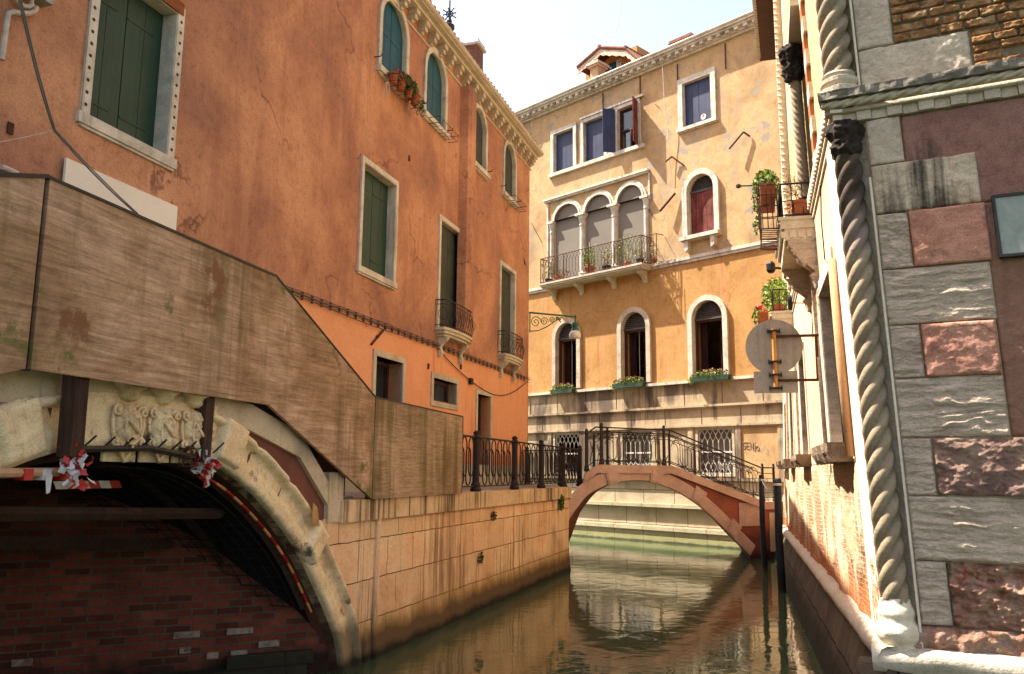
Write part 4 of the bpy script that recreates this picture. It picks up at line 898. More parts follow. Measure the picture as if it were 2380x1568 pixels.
bridge_rail(-.14,'near iron railing of the footbridge with meandering bars',0)
bridge_rail(-BWD+.12,'far iron railing of the footbridge seen through the near one',1)
# mooring poles with rope
def pole(px,pyb,pyt,r,lb):
    d=ray(px,pyb); t=-CZ/d[2]; x,y=d[0]*t,d[1]*t; F=Fr((x,y),(1,0)); vt=F.uv(px,pyt)[1]
    T=thing('mooring_pole',lb,'mooring pole',(x,y,0),'blue black mooring poles')
    random.seed(int(px)); MB(F).tube([(.0,-1.8,0),(.01,0,0),(-.012,vt*.5,0),(.01,vt-.03,0),(.01,vt,0)],[r*1.05,r,r*.97,r*.93,r*.7],12).build('shaft',m['pole'],T,smooth=True)
    MB(F).tube([(r*1.04*math.cos(a),vt-.12-.01*a/3,r*1.04*math.sin(a)) for a in [i*.5 for i in range(26)]],.012,5).build('rope_wrap',m['rope_w'],T)
    return Vector((x,y,vt-.1)),r
a,_=pole(1777,1325,1104,.075,'shorter thinner mooring pole farther from the pale wall'); c,_=pole(1817,1378,1112,.085,'thicker mooring pole standing close to the right hand wall')
P=[a.lerp(c,k/10)-Vector((0,0,.9*(k/10)*(1-k/10))) for k in range(11)]
t_=MB().tube([(p.x,p.z,-p.y) for p in P],.012,5).build('mooring_rope',m['rope_w'],loc=a); tag(t_,'thin white rope slung between the two mooring poles','rope')
random.seed(21)
for k in range(13):
    row=random.choice([2,3,4,5]); u=random.choice([.55,.9,1.2,1.5,2.3,2.6,3.1,3.5])+random.uniform(0,.12); v=.10+row*.085
    MB(BWf).grid(u,u+random.uniform(.12,.24),v+.008,v+.078,6,3,lambda a_,b_:.035+noise.noise(Vector((a_*20,b_*20,k)))*.012,-.02).build('pale_brick',m['pale_brick'],NB)
# ================================================================ OCHRE PALACE AT THE BEND
OB=thing('palace','ochre and orange palace with triple arched balcony window behind the footbridge','building',B.P(3,0,0))
hz=[]    # openings by storey
v1,v2,v3=4.13,5.70,10.14
def bw(u0,u1,v0,v1_,**k): return win(B,OB,u0,u1,v0,v1_,holes=hz,**k)
# top row
W=bw(-1.02,.12,15.14,16.90,t=.17,proud=.07,depth=.12,mat=m['navy_sh'],nleaf=1,nb=4,sill=0,strap=False)
W=bw(.69,1.80,15.14,16.92,t=.15,proud=.07,depth=.12,mat=m['navy_sh'],nleaf=1,nb=4,sill=0,strap=False)
W=bw(2.48,3.48,15.14,16.92,t=.15,proud=.07,depth=.14,kind='open',sill=0)
b=MB(B).ring(outl(2.48,3.48,15.14,16.92),outl(2.56,3.40,15.22,16.84),-.2,-.12); b.box(2.56,3.40,15.98,16.05,-.19,-.13).box(3.0,3.05,15.22,15.98,-.19,-.13); b.build('sash',m['brown_wood'],W)
MB(B).box(2.56,3.40,16.05,16.84,-.18,-.17).build('pane',m['glass'],W); MB(B).box(2.72,2.98,15.22,15.98,-.24,-.22).build('pane',m['glass_l'],W)
LF=Fr(B.P(2.40,0,.08)[:2],(B.N[0]*.8-B.D[0]*.55,B.N[1]*.8-B.D[1]*.55),N=(-B.D[0],-B.D[1]))
boards(LF,0,.52,15.12,16.95,0,0,.52,3,-.025,.02).build('open_shutter',m['navy_sh'],W)
RF2=Fr(B.P(3.52,0,.08)[:2],(B.N[0]*.95+B.D[0]*.3,B.N[1]*.95+B.D[1]*.3),N=(-B.D[0],-B.D[1])); boards(RF2,0,.5,15.12,16.95,0,0,.5,3,-.025,.02).build('open_shutter',m['red_sh'],W)
MB(B).longbox(-1.27,3.82,14.98,15.13,-.02,.13,1).build('shared_sill',m['stone_white'],OB)
MB(B).box(.52,3.82,17.08,17.16,-.02,.12).box(1.82,2.46,15.14,16.9,-.02,.05).build('lintel_moulding',m['stone_white'],OB)
W=bw(5.62,6.85,15.18,16.95,t=.2,proud=.08,depth=.1,mat=m['navy_sh'],nleaf=2,nb=2,sill=.13,sillw=.16,strap=False)
MB(B).tube([(6.42,15.45,-.098),(6.42,15.45,-.09)],.11,16).build('round_decal',m['decal'],W); MB(B).tube([(6.42,15.49,-.09),(6.42,15.49,-.085)],.05,12).build('decal_centre',m['decal_r'],W)
# single arched window on the piano nobile
W=bw(5.73,6.87,10.95,13.22,rise=.57,t=.2,proud=.12,depth=.14,kind='none',sill=.14,sillw=.30)
boards(B,5.75,6.85,10.97,12.68,0,0,0,5,-.18,-.14).build('shutter',m['red_sh'],W)
def louvre(W,u0,u1,vs,v1_,rise,w=-.16):
    b=MB(B); b.prism(outl(u0,u1,vs,v1_,rise)[2:],w-.06,w-.05)
    n=int((v1_-vs)/.075)
    for k in range(n):
        v=vs+.04+k*.075; h=min(1,(v-(v1_-rise))/rise) if v>v1_-rise else 0; hw=(u1-u0)/2*math.sqrt(max(0,1-h*h))-.02
        if hw>.06: uc=(u0+u1)/2; b.add([(uc-hw,v,w+.04),(uc+hw,v,w+.04),(uc+hw,v+.06,w-.03),(uc-hw,v+.06,w-.03),(uc-hw,v-.012,w+.04),(uc+hw,v-.012,w+.04)],[(0,1,2,3),(4,5,1,0)])
    b.box(u0,u1,vs-.07,vs,w-.06,w+.05)
    b.build('louvre',m['louvre'],W)
louvre(W,5.74,6.86,12.70,13.21,.56)
b=MB(B)
for uc in (5.72,6.82): b.prism([(uc-.09,10.80),(uc+.09,10.80),(uc+.08,10.45),(uc-.05,10.38)],0,.22)
b.build('bracket',m['stone_white'],W)
# triple window
cols=[-1.11,.61,2.30,3.84]; sp=12.98; apx=13.58
fu=[(-.93,.44),(.78,2.13),(2.47,3.70)]
TW=MB(B)
for k,(a,c) in enumerate(fu):
    hw=(c-a)/2; rise=min(hw,.60); hz.append(outl(a,c,10.22,sp+rise,rise))
    o_=outl(a-.17,c+.17,sp-.01,sp+rise+.19,rise+.19); i_=outl(a,c,sp-.01,sp+rise,rise); TW.ring(o_,i_,-.3,.07); TW.ring(outl(a-.07,c+.07,sp-.01,sp+rise+.08,rise+.08),i_,-.3,.11)
TWo=TW.build('triple_window',m['stone_white'],OB)
for k,u in enumerate(cols):
    r=.13 if k in(1,2) else .10; wc=.02
    b=MB(B); b.lathe(u,wc,[(r*1.6,10.22),(r*1.6,10.34),(r*1.35,10.38),(r*1.5,10.44),(r*1.1,10.5),(r,10.55),(r*.97,11.6),(r*.9,12.45),(r*1.1,12.48),(r*1.1,12.53),(r*.92,12.56),(r*1.0,12.66),(r*1.5,12.84),(r*1.75,12.88)],20)
    h=r*1.85; b.box(u-h,u+h,12.88,12.975,wc-h,wc+h); b.build('column',m['stone_white'],TWo,smooth=False)
b=MB(B)
for a,c in fu: b.box(a-.02,c+.02,10.2,13.8,-.07,-.03)
b.build('blind',m['grey_panel'],TWo)
b=MB(B).box(-1.55,4.02,13.95,14.03,-.02,.17).box(-1.5,3.97,13.88,13.95,-.02,.12).box(-1.40,-1.33,10.25,13.88,-.02,.06).box(3.97,4.04,12.9,13.88,-.02,.06).box(3.94,4.05,12.82,12.9,-.02,.1); b.build('hood_moulding',m['stone_white'],TWo)
BA=MB(B).box(-1.25,4.08,10.13,10.20,0,.68).box(-1.22,4.05,10.06,10.13,0,.64).box(-1.19,4.02,10.01,10.06,0,.58).build('balcony',m['ledge'],OB)
for u in (-.95,.55,2.25,3.75):
    G2=Fr(B.P(u,0,0)[:2],B.N,N=(-B.D[0],-B.D[1]))
    MB(G2).prism([(0,9.55),(.06,9.56),(.12,9.70),(.24,9.82),(.42,9.88),(.46,9.93),(.46,10.01),(0,10.01)],-.08,.08).build('bracket',m['ledge'],BA)
b=MB(B); y0,y1=10.20,11.27; pth=[(-1.2,.02),(-1.2,.63),(4.03,.63),(4.03,.02)]
for vv,r in ((y1,.020),(y0+.05,.012)): b.tube([(x,vv,y) for x,y in pth],r,5)
def latt(b,P0,P1,v0,v1_,d,r,F=None):
    Lg=math.dist(P0,P1); n=max(2,round(Lg/d)); 
    def at(x): return (P0[0]+(P1[0]-P0[0])*x/Lg,P0[1]+(P1[1]-P0[1])*x/Lg)
    d=Lg/n; H=v1_-v0
    for k in range(n+1):
        for s in (-1,1):
            pts=[]
            for q in range(17):
                t=q/16; a=0
                if t<.28: a=.5*abs(math.sin(math.pi*t/.28*1)) if False else .5*(1-math.cos(2*math.pi*t/.28))
                elif t>.72: a=.5*(1-math.cos(2*math.pi*(1-t)/.28))
                else: a=.0
                # zig-zag crossing near both ends, straight in the middle
                x=d*k+s*d*(.25+ .25*math.cos(math.pi*min(t,1-t)/.14)) if min(t,1-t)<.28 else d*k+s*d*.5
                x=min(max(x,0),Lg); X=at(x); pts.append((X[0],v0+H*t,X[1]))
            b.tube(pts,r,3)
for p,q in zip(pth[:-1],pth[1:]): latt(b,p,q,y0,y1,.17,.008)
for k in range(5): u=-1.2+5.23*k/4; b.tube([(u,y0,.63),(u,y1,.63)],.018,5); b.tube([(u+.16,y0,.63),(u+.16,y1,.63)],.010,4)
b.build('railing',m['iron_rust'],BA)
b=MB(B); b.tube([(4.12,y1,.42),(4.55,y1,.38),(4.62,y1,.02)],.015,5); 
for k in range(4): u=4.14+k*.14; b.tube([(u,y0,.40),(u,y1,.40)],.009,4)
b.tube([(4.12,y0+.02,.42),(4.58,y0+.02,.38),(4.62,y0+.02,.02)],.012,4); b.tube([(4.55,y0,.38),(4.55,y1,.38)],.015,4)
b.build('plant_stand',m['iron_rust'],BA)
# lower arched windows
for k,(a,c,lit) in enumerate(((-.86,.30,0),(2.58,3.77,0),(5.80,7.06,1))):
    hw=(c-a)/2; W=bw(a,c,5.78,8.52,rise=hw,t=.19,proud=.10,depth=.2,kind='none',sill=0,fm='stone_white' if lit else 'stone_smooth')  # unlit windows take a darker stone, so shade sits in the frame colour
    louvre(W,a+.01,c-.01,7.92,8.51,hw-.01,-.12)
    b=MB(B).ring(outl(a+.01,c-.01,5.8,7.84),outl(a+.09,c-.09,5.86,7.78),-.22,-.12); b.build('frame',m['brown_wood'],W)
    for s,(x0,x1) in enumerate(((a+.1,a+.1+.30),(c-.40,c-.1))):
        cb=MB(B).grid(x0,x1,5.86,7.78,16,1,lambda u,v:-.36+.03*math.sin(u*60)); cb.build('curtain',m['curtain'],W)
    if k<2: MB(B).tube([((a+c)/2,5.86,-.3),((a+c)/2,7.78,-.3)],.012,4).build('curtain_edge',m['stone_smooth'],W)
# ground storey grilles and openings
for a,c,o in ((-.95,.38,1),(2.54,3.88,0),(5.89,7.25,2)):
    hz.append(outl(a,c,2.45,3.97)); W=MB(B).ring(outl(a-.09,c+.09,2.45-.09,3.97+.09),outl(a,c,2.45,3.97),-.25,.015).build('window',m['stone_smooth'],OB)
    MB(B).box(a,c,2.45,3.97,-.3,-.26).build('pane',m['grey_panel'] if o!=1 else m['dark'],W)
    b=MB(B); latt(b,(a+.02,-.06),(c-.02,-.06),2.47,3.95,.225,.016); b.box(a,c,3.16,3.21,-.08,-.04); b.ring(outl(a+.005,c-.005,2.455,3.965),outl(a+.03,c-.03,2.48,3.94),-.08,-.04); b.build('grille',m['white_iron'],W)
# walls by storey
UL,UR=-9.,14.
def storey(v0,v1_,w_,mat,nm):
    hs=[h for h in hz if min(p[1] for p in h)>=v0-.01 and max(p[1] for p in h)<=v1_+.01]
    MB(B).prism([(UL,v0),(UR,v0),(UR,v1_),(UL,v1_)],-.5,w_,0,holes=hs).build(nm,mat,OB)
storey(v3,18.0,0,m['stucco_ochre'],'upper_wall'); storey(v2,v3-.001,-.004,m['stucco_mid'],'middle_wall'); storey(2.30,v2-.001,-.008,m['stone_dirty'],'ground_wall')
MB(B).longbox(UL,UR,-2,2.299,-.6,.0,1).build('base_wall',m['back_base'],OB)
b=MB(B); b.longbox(UL,UR,10.13,10.24,-.02,.10,3).longbox(UL,UR,10.03,10.13,-.02,.055,3); b.build('string_course',m['stone_white'],OB)
b=MB(B); b.longbox(UL,UR,5.62,5.72,-.02,.11,1); b.build('sill_course',m['stone_white'],OB)
b=MB(B)
for v,h,w_ in ((4.83,.08,.10),(4.13,.07,.09),(2.30,.09,.14)): b.box(UL,UR,v-h,v,-.02,w_); b.box(UL,UR,v-h-.05,v-h,-.02,w_*.5)
for u in (-1.22,.50,.62,2.25,4.05,5.60,7.50,9.05): b.box(u-.10,u+.10,2.3,4.05,-.02,.05)
b.build('ground_mouldings',m['stone_dirty'],OB)
b=MB(B)
for k in range(15): u=UL+.4+k*1.55; b.box(u,u+.012,4.84,5.6,-.007,.003); b.box(u+.7,u+.712,4.15,4.74,-.007,.003)
b.build('open_joints',m['soot'],OB)
# raised panels seen catching the light
b=MB(B)
for u0,u1 in ((-3.0,-.5),(.75,3.0),(4.1,6.9),(7.6,10.0)): b.add([(u0,4.87,.0),(u1,4.87,.0),(u1-.25,5.15,.0),(u0,5.15,.0)],[])
MB(B).prism([(7.55,2.32),(9.0,2.32),(9.0,4.0),(7.55,4.0)],-.02,.006).build('ochre_panel',m['stucco_ochre'],OB)
# ledges under the footbridge
b=MB(B); b.box(UL,UR,1.24,1.36,0,.16); b.box(UL,UR,.42,.56,0,.12); b.box(UL,UR,.0-.5,.42,0,.06); b.build('water_ledges',m['back_base'],OB)
# cornice
b=MB(B); b.longbox(UL,UR,17.98,18.06,-.3,.12,2).longbox(UL,UR,18.20,18.27,-.3,.36,2).longbox(UL,UR,18.27,18.36,-.3,.44,2).longbox(UL,UR,18.06,18.20,-.3,.2,2)
for k in range(64):
    u=UL+.2+k*.36
    if u<UR: b.box(u-.075,u+.075,18.08,18.20,.2,.34)
b.tube([(UL,18.40,.44),(UR,18.40,.44)],.06,6)
b.build('cornice',m['stone_white'],OB)
b=MB(B); b.add([(UL,18.38,.3),(UR,18.38,.3),(UR,19.4,-5),(UL,19.4,-5),(UL,18,-10),(UR,18,-10)],[(0,1,2,3),(3,2,5,4)]); b.build('roof',m['tile'],OB)
b=MB(B); b.box(UL,UR,-1,18.3,-10,-9.7).box(UL,UL+.3,-1,18.3,-9.7,-.5).box(UR-.3,UR,-1,18.3,-9.7,-.5); b.build('rear_wall',m['stucco_ochre'],OB)
# wall irons and wires
b=MB(B)
for (x0,y0_),(x1,y1_),w_ in (((1.55,14.0),(1.55,14.05),.1),):
    pass
zq=zm(1400,100,2.904)
def ir(p,q,r=.03,w0=.03,w1=.05):
    a=B.uv(*zq(*p)); c=B.uv(*zq(*q)); MB(B).tube([(a[0],a[1],w0),(c[0],c[1],w1)],r,5).build('wall_iron',m['iron_rust'],OB)
ir((1355,1450),(1465,1295),.05,.25,.12); ir((1920,945),(2025,800),.035,.25,.15); ir((2025,800),(2065,830),.035,.15,.05); ir((1395,1045),(1440,1000),.035,.2,.15); ir((1440,1000),(1525,1065),.03,.15,.03)
ir((1240,1425),(1265,1470),.02); ir((1285,560),(1330,600),.008)
for x,y in ((1470,270),(1860,100),(862,500),(1165,360)): a=B.uv(*zq(x,y)); MB(B).tube([(a[0],a[1]+.15,.03),(a[0],a[1]-.85,.04)],.022,5).build('wall_iron',m['iron_rust'],OB)
MB(B).tube([(-1.72,12.2,.02),(-2.35,13.2,.03)],.012,4).build('wall_iron',m['iron_rust'],OB)
b=MB(B); 
for x,ye in ((1375,1215),(315,960)):
    a=B.uv(*zq(x,180 if x>1000 else 630)); e_=B.uv(*zq(x+(55 if x>1000 else -15),ye)); b.tube([(a[0]+(e_[0]-a[0])*k/10+.03*math.sin(k*1.3),18.3+(e_[1]-18.3)*k/10,.46 if k==0 else .05+.3*(1-k/10)) for k in range(11)],.014,4)
b.build('dangling_wire',m['conduit'],OB)
# scrawl on the ground floor
b=MB(B); gx,gy=7.66,3.28
def st(pts,r=.012): b.tube([(gx+x*.55,gy+y*.55-x*.02,.012) for x,y in pts],r,4)
st([(.18,.42),(.02,.36),(.0,.05),(.12,.0),(.16,.18),(.08,.18)]); st([(.42,.4),(.24,.4),(.24,.02),(.42,.0)]); st([(.24,.2),(.38,.2)]); st([(.50,0),(.50,.4),(.68,-.08),(.68,.38)]); st([(.80,-.15),(.80,.26)]); st([(.79,.38),(.81,.42)],.016)
st([(.98+.09*math.cos(a),.06+.13*math.sin(a)) for a in [i*math.pi/5 for i in range(11)]])
b.build('scrawled_writing',m['chalk'],OB)
# planters
def planter(u0,u1,v,lb,seed,fl):
    random.seed(seed); T=thing('flower_box',lb,'flower box',B.P((u0+u1)/2,v,.25),'flower boxes under the low arched windows')
    b=MB(B); b.prism([(u0,v),(u1,v),(u1+.03,v+.17),(u0-.03,v+.17)],.10,.33); b.build('box',m['planter_g'],T)
    b=MB(B); leaves(b,((u0+u1)/2,v+.26,.24),((u1-u0)/2+.06,.15,.16),330,.045,[0,0,1,1,4]); leaves(b,((u0+u1)/2,v+.32,.26),((u1-u0)/2,.12,.15),70,.035,fl); leaves(b,(u0,v+.05,.3),(.12,.16,.08),40,.04,[1])
    b.build('plant',[m['leaf'],m['leaf_l'],m['flower_r'],m['flower_p'],m['leaf_d']],T)
planter(-.9,.25,5.60,'green box of pink and red flowers under the left low arched window',1,[3,2,3]); planter(2.35,3.75,5.62,'box of red flowers and yellow green leaves under the middle low arched window',2,[2,3]); planter(5.85,7.35,5.62,'green box of leafy yellow green plants under the right low arched window',3,[3])
def pot(F,u,v,w_,r,h,lb,ph,nl,mats,mis,mat='terracotta',ls=.05,rad=None,canes=0,grp='potted plants on the balconies'):
    T=thing('potted_plant',lb,'potted plant',F.P(u,v,w_),grp)
    MB(F).lathe(u,w_,[(r*.7,v),(r*.95,v+h*.8),(r*1.08,v+h*.8),(r*1.08,v+h),(r*.9,v+h),(r*.85,v+h*.9)],16).build('pot',m[mat],T)
    b=MB(F); rad=rad or (r*1.6,ph/2,r*1.3); leaves(b,(u,v+h+rad[1]*.85,w_),rad,nl,ls,mis)
    for k in range(5): b.tube([(u,v+h*.9,w_),(u+random.uniform(-1,1)*rad[0]*.6,v+h+rad[1],w_+random.uniform(-.1,.1))],.008,3,len(mats)-1)
    b.build('plant',[m[x] for x in mats],T)
    if canes: 
        b=MB(F)
        for k in range(canes): b.tube([(u-.15+k*.22,v+h*.8,w_),(u-.32+k*.32,v+1.25+.12*(k%2),w_+.02)],.012,4)
        b.build('cane',m['ledge'],T)
Y=10.20
pot(B,1.28,Y,.38,.22,.34,'leafy bright green plant with canes in a terracotta pot in the middle of the balcony',.9,260,['leaf_l','leaf','dry'],[0,0,1],canes=3,ls=.055)
pot(B,2.15,Y,.38,.18,.24,'pale dried plant in a dark pot in front of the right centre column',.8,120,['ledge','leaf_l','dry'],[0,1,2],mat='iron_black')
pot(B,-1.0,Y,.35,.16,.22,'wispy yellowish plant spilling over the left end of the balcony',.8,200,['leaf_l','dry','dry'],[0,1],mat='iron_black',rad=(.4,.55,.3),ls=.04)
pot(B,-.35,Y,.42,.16,.2,'low reddish trailing plants near the left end of the balcony',.35,160,['leaf','terracotta','dry'],[0,1],rad=(.6,.16,.15),ls=.04)
pot(B,3.2,Y,.4,.14,.2,'climbing vine along the rail at the right of the balcony',1.,260,['leaf_l','leaf','dry'],[0,0,1],rad=(.75,.62,.15),ls=.045)
pot(B,3.75,Y,.35,.15,.24,'plant in a purple black pot at the right corner of the balcony',.6,90,['leaf_l','ledge','dry'],[0,1],mat='iron_black')
pot(B,4.35,Y,.25,.1,.16,'small grey green plant on the iron stand beside the balcony',.7,90,['leaf','ledge','dry'],[0,1],rad=(.2,.4,.15),ls=.04)
# roof dormer and chimneys
RWd=-2.2
def rz(x,y,w_=RWd): return B.uv(*zq(x,y),w_)
zd=zm(1518,56,2.2737); wf=RWd+.75
T=thing('roof_dormer','tiled roof dormer with blue shutter standing on the ochre palace roof','dormer',B.P(*B.uv(*zd(470,390),RWd),RWd))
pf=[B.uv(*zd(x,y),wf) for x,y in ((242,322),(386,196),(552,202),(668,300))]
def thick(b,p,w0,w1,t0,t1,mi=0):
    for a,c in zip(p[:-1],p[1:]): b.prism([(a[0],a[1]+t0),(c[0],c[1]+t0),(c[0],c[1]+t1),(a[0],a[1]+t1)],w0,w1,mi)
b=MB(B); thick(b,pf,wf-3.2,wf,0,.05); b.build('roof_boards',m['brown_wood'],T)
b=MB(B); thick(b,pf,wf-3.25,wf+.06,.05,.11)
for a,c in zip(pf[:-1],pf[1:]):
    if abs(c[1]-a[1])>.25:
        for s in range(12): ww=wf+.02-s*.27; b.tube([(a[0],a[1]+.13,ww),(c[0],c[1]+.13,ww)],.075,6)
for p in (pf[1],pf[2]): b.tube([(p[0],p[1]+.16,wf+.1),(p[0],p[1]+.16,wf-3.2)],.08,6)
b.build('roof',m['tile'],T)
b=MB(B)
for a,c in zip(pf[:-1],pf[1:]):
    n=8; up_=[(a[0]+(c[0]-a[0])*k/n,a[1]+(c[1]-a[1])*k/n+.03) for k in range(n+1)]; dn=[(x,y-.24-.05*(k%2)) for k,(x,y) in enumerate(up_)]
    b.prism(dn+up_[::-1],wf-.03,wf+.02)
b.build('fascia',m['stone_grey'],T)
a=B.uv(*zd(412,300),RWd); c=B.uv(*zd(600,300),RWd); d1=B.uv(*zd(490,300),RWd); d2=B.uv(*zd(525,300),RWd)
vt_=max(pf[1][1],pf[2][1])-.02
MB(B).prism([(a[0]-1.1,18.2),(c[0]+.3,18.2),(c[0]+.3,pf[3][1]+.2),(pf[2][0],vt_),(pf[1][0],vt_),(a[0]-1.1,pf[0][1]+.5)],RWd-2.2,RWd).build('body',m['stucco_mid'],T)
MB(B).box(a[0]-.3,d1[0],18.5,vt_-.35,RWd,RWd+.05).build('shutter',m['teal_sh'],T); MB(B).box(d1[0]+.02,d2[0],18.5,vt_-.3,RWd,RWd+.03).build('jamb',m['stone_white'],T)
b=MB(B)
for k in range(7): x=pf[0][0]+.25+k*(pf[3][0]-pf[0][0]-.5)/6; b.box(x,x+.08,min(pf[0][1],pf[3][1])+ (.55 if 1<k<5 else .2),min(pf[0][1],pf[3][1])+(.64 if 1<k<5 else .29),RWd,wf-.04)
b.build('rafter',m['brown_wood'],T)
def chim(px,pb,pt,w_,wd,lb,mat,cap):
    a=rz(px,pb,w_); t_=rz(px,pt,w_)[1]; T=thing('roof_chimney',lb,'chimney',B.P(a[0],18.3,w_),'chimneys on the roofs')
    MB(B).box(a[0]-wd,a[0]+wd,18.2,t_-.18,w_-wd*1.2,w_+wd*1.2).build('stack',mat,T)
    MB(B).box(a[0]-wd*1.35,a[0]+wd*1.35,t_-.2,t_-.12,w_-wd*1.6,w_+wd*1.6).prism([(a[0]-wd*1.7,t_-.12),(a[0]+wd*1.7,t_-.12),(a[0]+wd*1.5,t_),(a[0]-wd*1.5,t_)],w_-wd*1.9,w_+wd*1.9).build('cap',cap,T)
chim(818,400,240,-.75,.21,'ochre rendered chimney with grey cap in front of the dormer',m['stucco_ochre'],m['stone_grey'])
chim(1565,100,60,-1.6,.34,'low red tiled chimney top near the right end of the ochre palace',m['chim_brick'],m['tile'])
# wall lamp on the corner of the orange palace
zl=zm(1470,850,10.45)
cL2=L.P(UE,0,0); LFm=Fr((cL2.x+.02,cL2.y-.02),(.914,.405)); lv=lambda x,y:LFm.uv(*zl(x,y))
T=thing('wall_lamp','green iron scroll bracket lamp with white glass on the corner of the orange palace','wall lamp',LFm.P(.1,lv(130,310)[1],0))
A0=lv(125,310); A1=lv(1580,435); b=MB(LFm); yy=avg(A0[1],A1[1]); Lx=A1[0]-.0
b.tube([(0,yy,0),(Lx,yy,0)],.028,8); b.tube([(.02,yy,0),(.02,yy-.62,0)],.022,6); b.tube([(.02,yy-.58,0),(.3,yy-.55,0),(.6,yy-.4,0),(.95,yy-.16,0),(1.1,yy-.12,0)],.018,6)
for uc,vc,r in ((.22,-.28,.19),(.52,-.24,.14),(.78,-.17,.10),(.97,-.11,.06)):
    b.tube([(uc+r*(1-k/26)*math.cos(k*.5),yy+vc+r*(1-k/26)*math.sin(k*.5),0) for k in range(24)],.014,5)
b.tube([(1.12+.08*math.cos(k*.5),yy-.14+.08*math.sin(k*.5),0) for k in range(10)],.018,5)
b.build('bracket',m['lamp_green'],T)
b=MB(LFm); u=Lx-.05; b.tube([(u,yy+.08,0),(u,yy-.25,0)],.022,8); b.lathe(u,0,[(.03,yy-.16),(.09,yy-.20),(.11,yy-.28),(.09,yy-.34),(.13,yy-.44),(.125,yy-.46)],14); b.build('cap',m['lamp_green'],T)
b=MB(LFm); b.lathe(u,0,[(.125,yy-.45),(.18,yy-.54),(.19,yy-.66),(.17,yy-.68),(.02,yy-.69)],16); b.build('glass_shade',m['lamp_white'],T,smooth=True)
# vapour trail
p=Vector(ray(1450,-30))*4200; q=Vector(ray(1424,112))*4000
t_=MB().tube([(p.x,p.z,-p.y),(q.x,q.z,-q.y)],[5,3],6).build('vapour_trail',m['smoke'],loc=q); tag(t_,'thin white aircraft vapour trail in the pale sky','vapour trail')
# ================================================================ RIGHT STONE PALACE
RP=thing('palace','weathered stone and brick palace with rope columns filling the right side','building',RC.P(2,.9,0))
RE_=18.2; TOP=15.65
rh=[]
def rwin(u0,u1,v0,v1_,dep=.45,sw=.26,t=.16,glass='glass'):
    rh.append(outl(u0,u1,v0,v1_)); W=MB(RC).ring(outl(u0-t,u1+t,v0,v1_+t),outl(u0,u1,v0,v1_),-.03,.035).build('window',m['stone_sun'],RP)
    b=MB(RC).ring(outl(u0,u1,v0,v1_),outl(u0+.015,u1-.015,v0+.015,v1_-.015),-dep,.02); b.build('reveal',m['stone_grey'],W)
    MB(RC).box(u0,u1,v0,v1_,-dep-.05,-dep-.02).build('pane',m[glass],W)
    b=MB(RC)
    for k in range(5): u=u0+.12+(u1-u0-.24)*k/4; b.tube([(u,v0,-.12),(u,v1_,-.12)],.012,5)
    for k in range(5): v=v0+.2+(v1_-v0-.4)*k/4; b.tube([(u0,v,-.12),(u1,v,-.12)],.010,4)
    b.build('bars',m['iron_black'],W)
    b=MB(RC).grid(u0-t-.05,u1+t+.05,v0-.21,v0-.005,16,6,lambda u,v:sw+noise.noise(Vector((u*5,v*9,1)))*.03-.5*max(0,(v0-.10)-v),-.05); b.add([(u0-t-.05,v0,-.3),(u1+t+.05,v0,-.3),(u1+t+.05,v0-.005,sw),(u0-t-.05,v0-.005,sw)],[(0,1,2,3)]); b.add([(u0-t-.05,v0-.17,0),(u1+t+.05,v0-.17,0),(u1+t+.05,v0-.17,sw-.04),(u0-t-.05,v0-.17,sw-.04)],[(0,1,2,3)]); b.build('sill',m['sill_dark'],W)
    return W
rwin(1.50,3.36,2.80,4.80)
rwin(7.3,8.9,2.80,4.6,glass='dark'); rwin(12.0,13.4,2.80,4.5,glass='dark'); rwin(15.6,16.8,2.80,4.4,glass='dark')
# upper window behind the balcony
rh.append(outl(2.35,3.55,6.15,8.5)); rh.append(outl(2.45,3.4,8.75,13.2))
rh.append(outl(11.0,12.4,6.15,8.8))
MB(RC).box(2.3,3.6,6.1,13.3,-.5,-.45).box(10.9,12.5,6.1,8.9,-.5,-.45).build('dark_room',m['dark'],RP)
low=[h for h in rh if h[0][1]<6]; upp=[h for h in rh if h[0][1]>6]
def rwall(v0,v1_,hs,mat,nm,w1=0,u0=.2,ustep=1.0):
    # strips so that the slight twist of the old wall is followed
    us=[u0]; 
    while us[-1]<RE_-.01: us.append(min(RE_,us[-1]+ustep))
    cuts=sorted(set(us+[x for h in hs for x in (h[0][0],h[1][0])])); b=MB(RC)
    for a,c in zip(cuts[:-1],cuts[1:]):
        if c-a<1e-4: continue
        vs=[(v0,v1_)]
        for h in hs:
            if h[0][0]<=a+1e-6 and h[1][0]>=c-1e-6: vs=[x for s in vs for x in ((s[0],h[0][1]),(h[2][1],s[1]))] if True else vs
        vs=sorted(vs)
        # merge: openings stacked above one another
        if len(vs)>2:
            ops=sorted([(h[0][1],h[2][1]) for h in hs if h[0][0]<=a+1e-6 and h[1][0]>=c-1e-6]); vs=[]; cur=v0
            for o0,o1 in ops: vs.append((cur,o0)); cur=o1
            vs.append((cur,v1_))
        for s0,s1 in vs:
            if s1-s0<.005: continue
            nv=max(1,int((s1-s0)/1.2)); nu=1
            if w1==0 and v0<3: # rough lower wall
                b.grid(a,c,s0,s1,max(1,int((c-a)/.07)) if a<7 else max(1,int((c-a)/.2)),max(1,int((s1-s0)/.06)),rough)
            else: b.grid(a,c,s0,s1,1,nv,lambda u,v:w1)
    b.build(nm,mat,RP,smooth=(w1==0 and v0<3))
def rough(u,v):
    n=noise.noise(Vector((u*1.3,v*.9,4))); k=.035 if n>.1 else (-.01 if n<.02 else -.01+(n-.02)/.08*.045)
    if v>2.55: k*=max(0,(2.62-v)/.07)
    return k*.9+noise.noise(Vector((u*9,v*9,1)))*.012
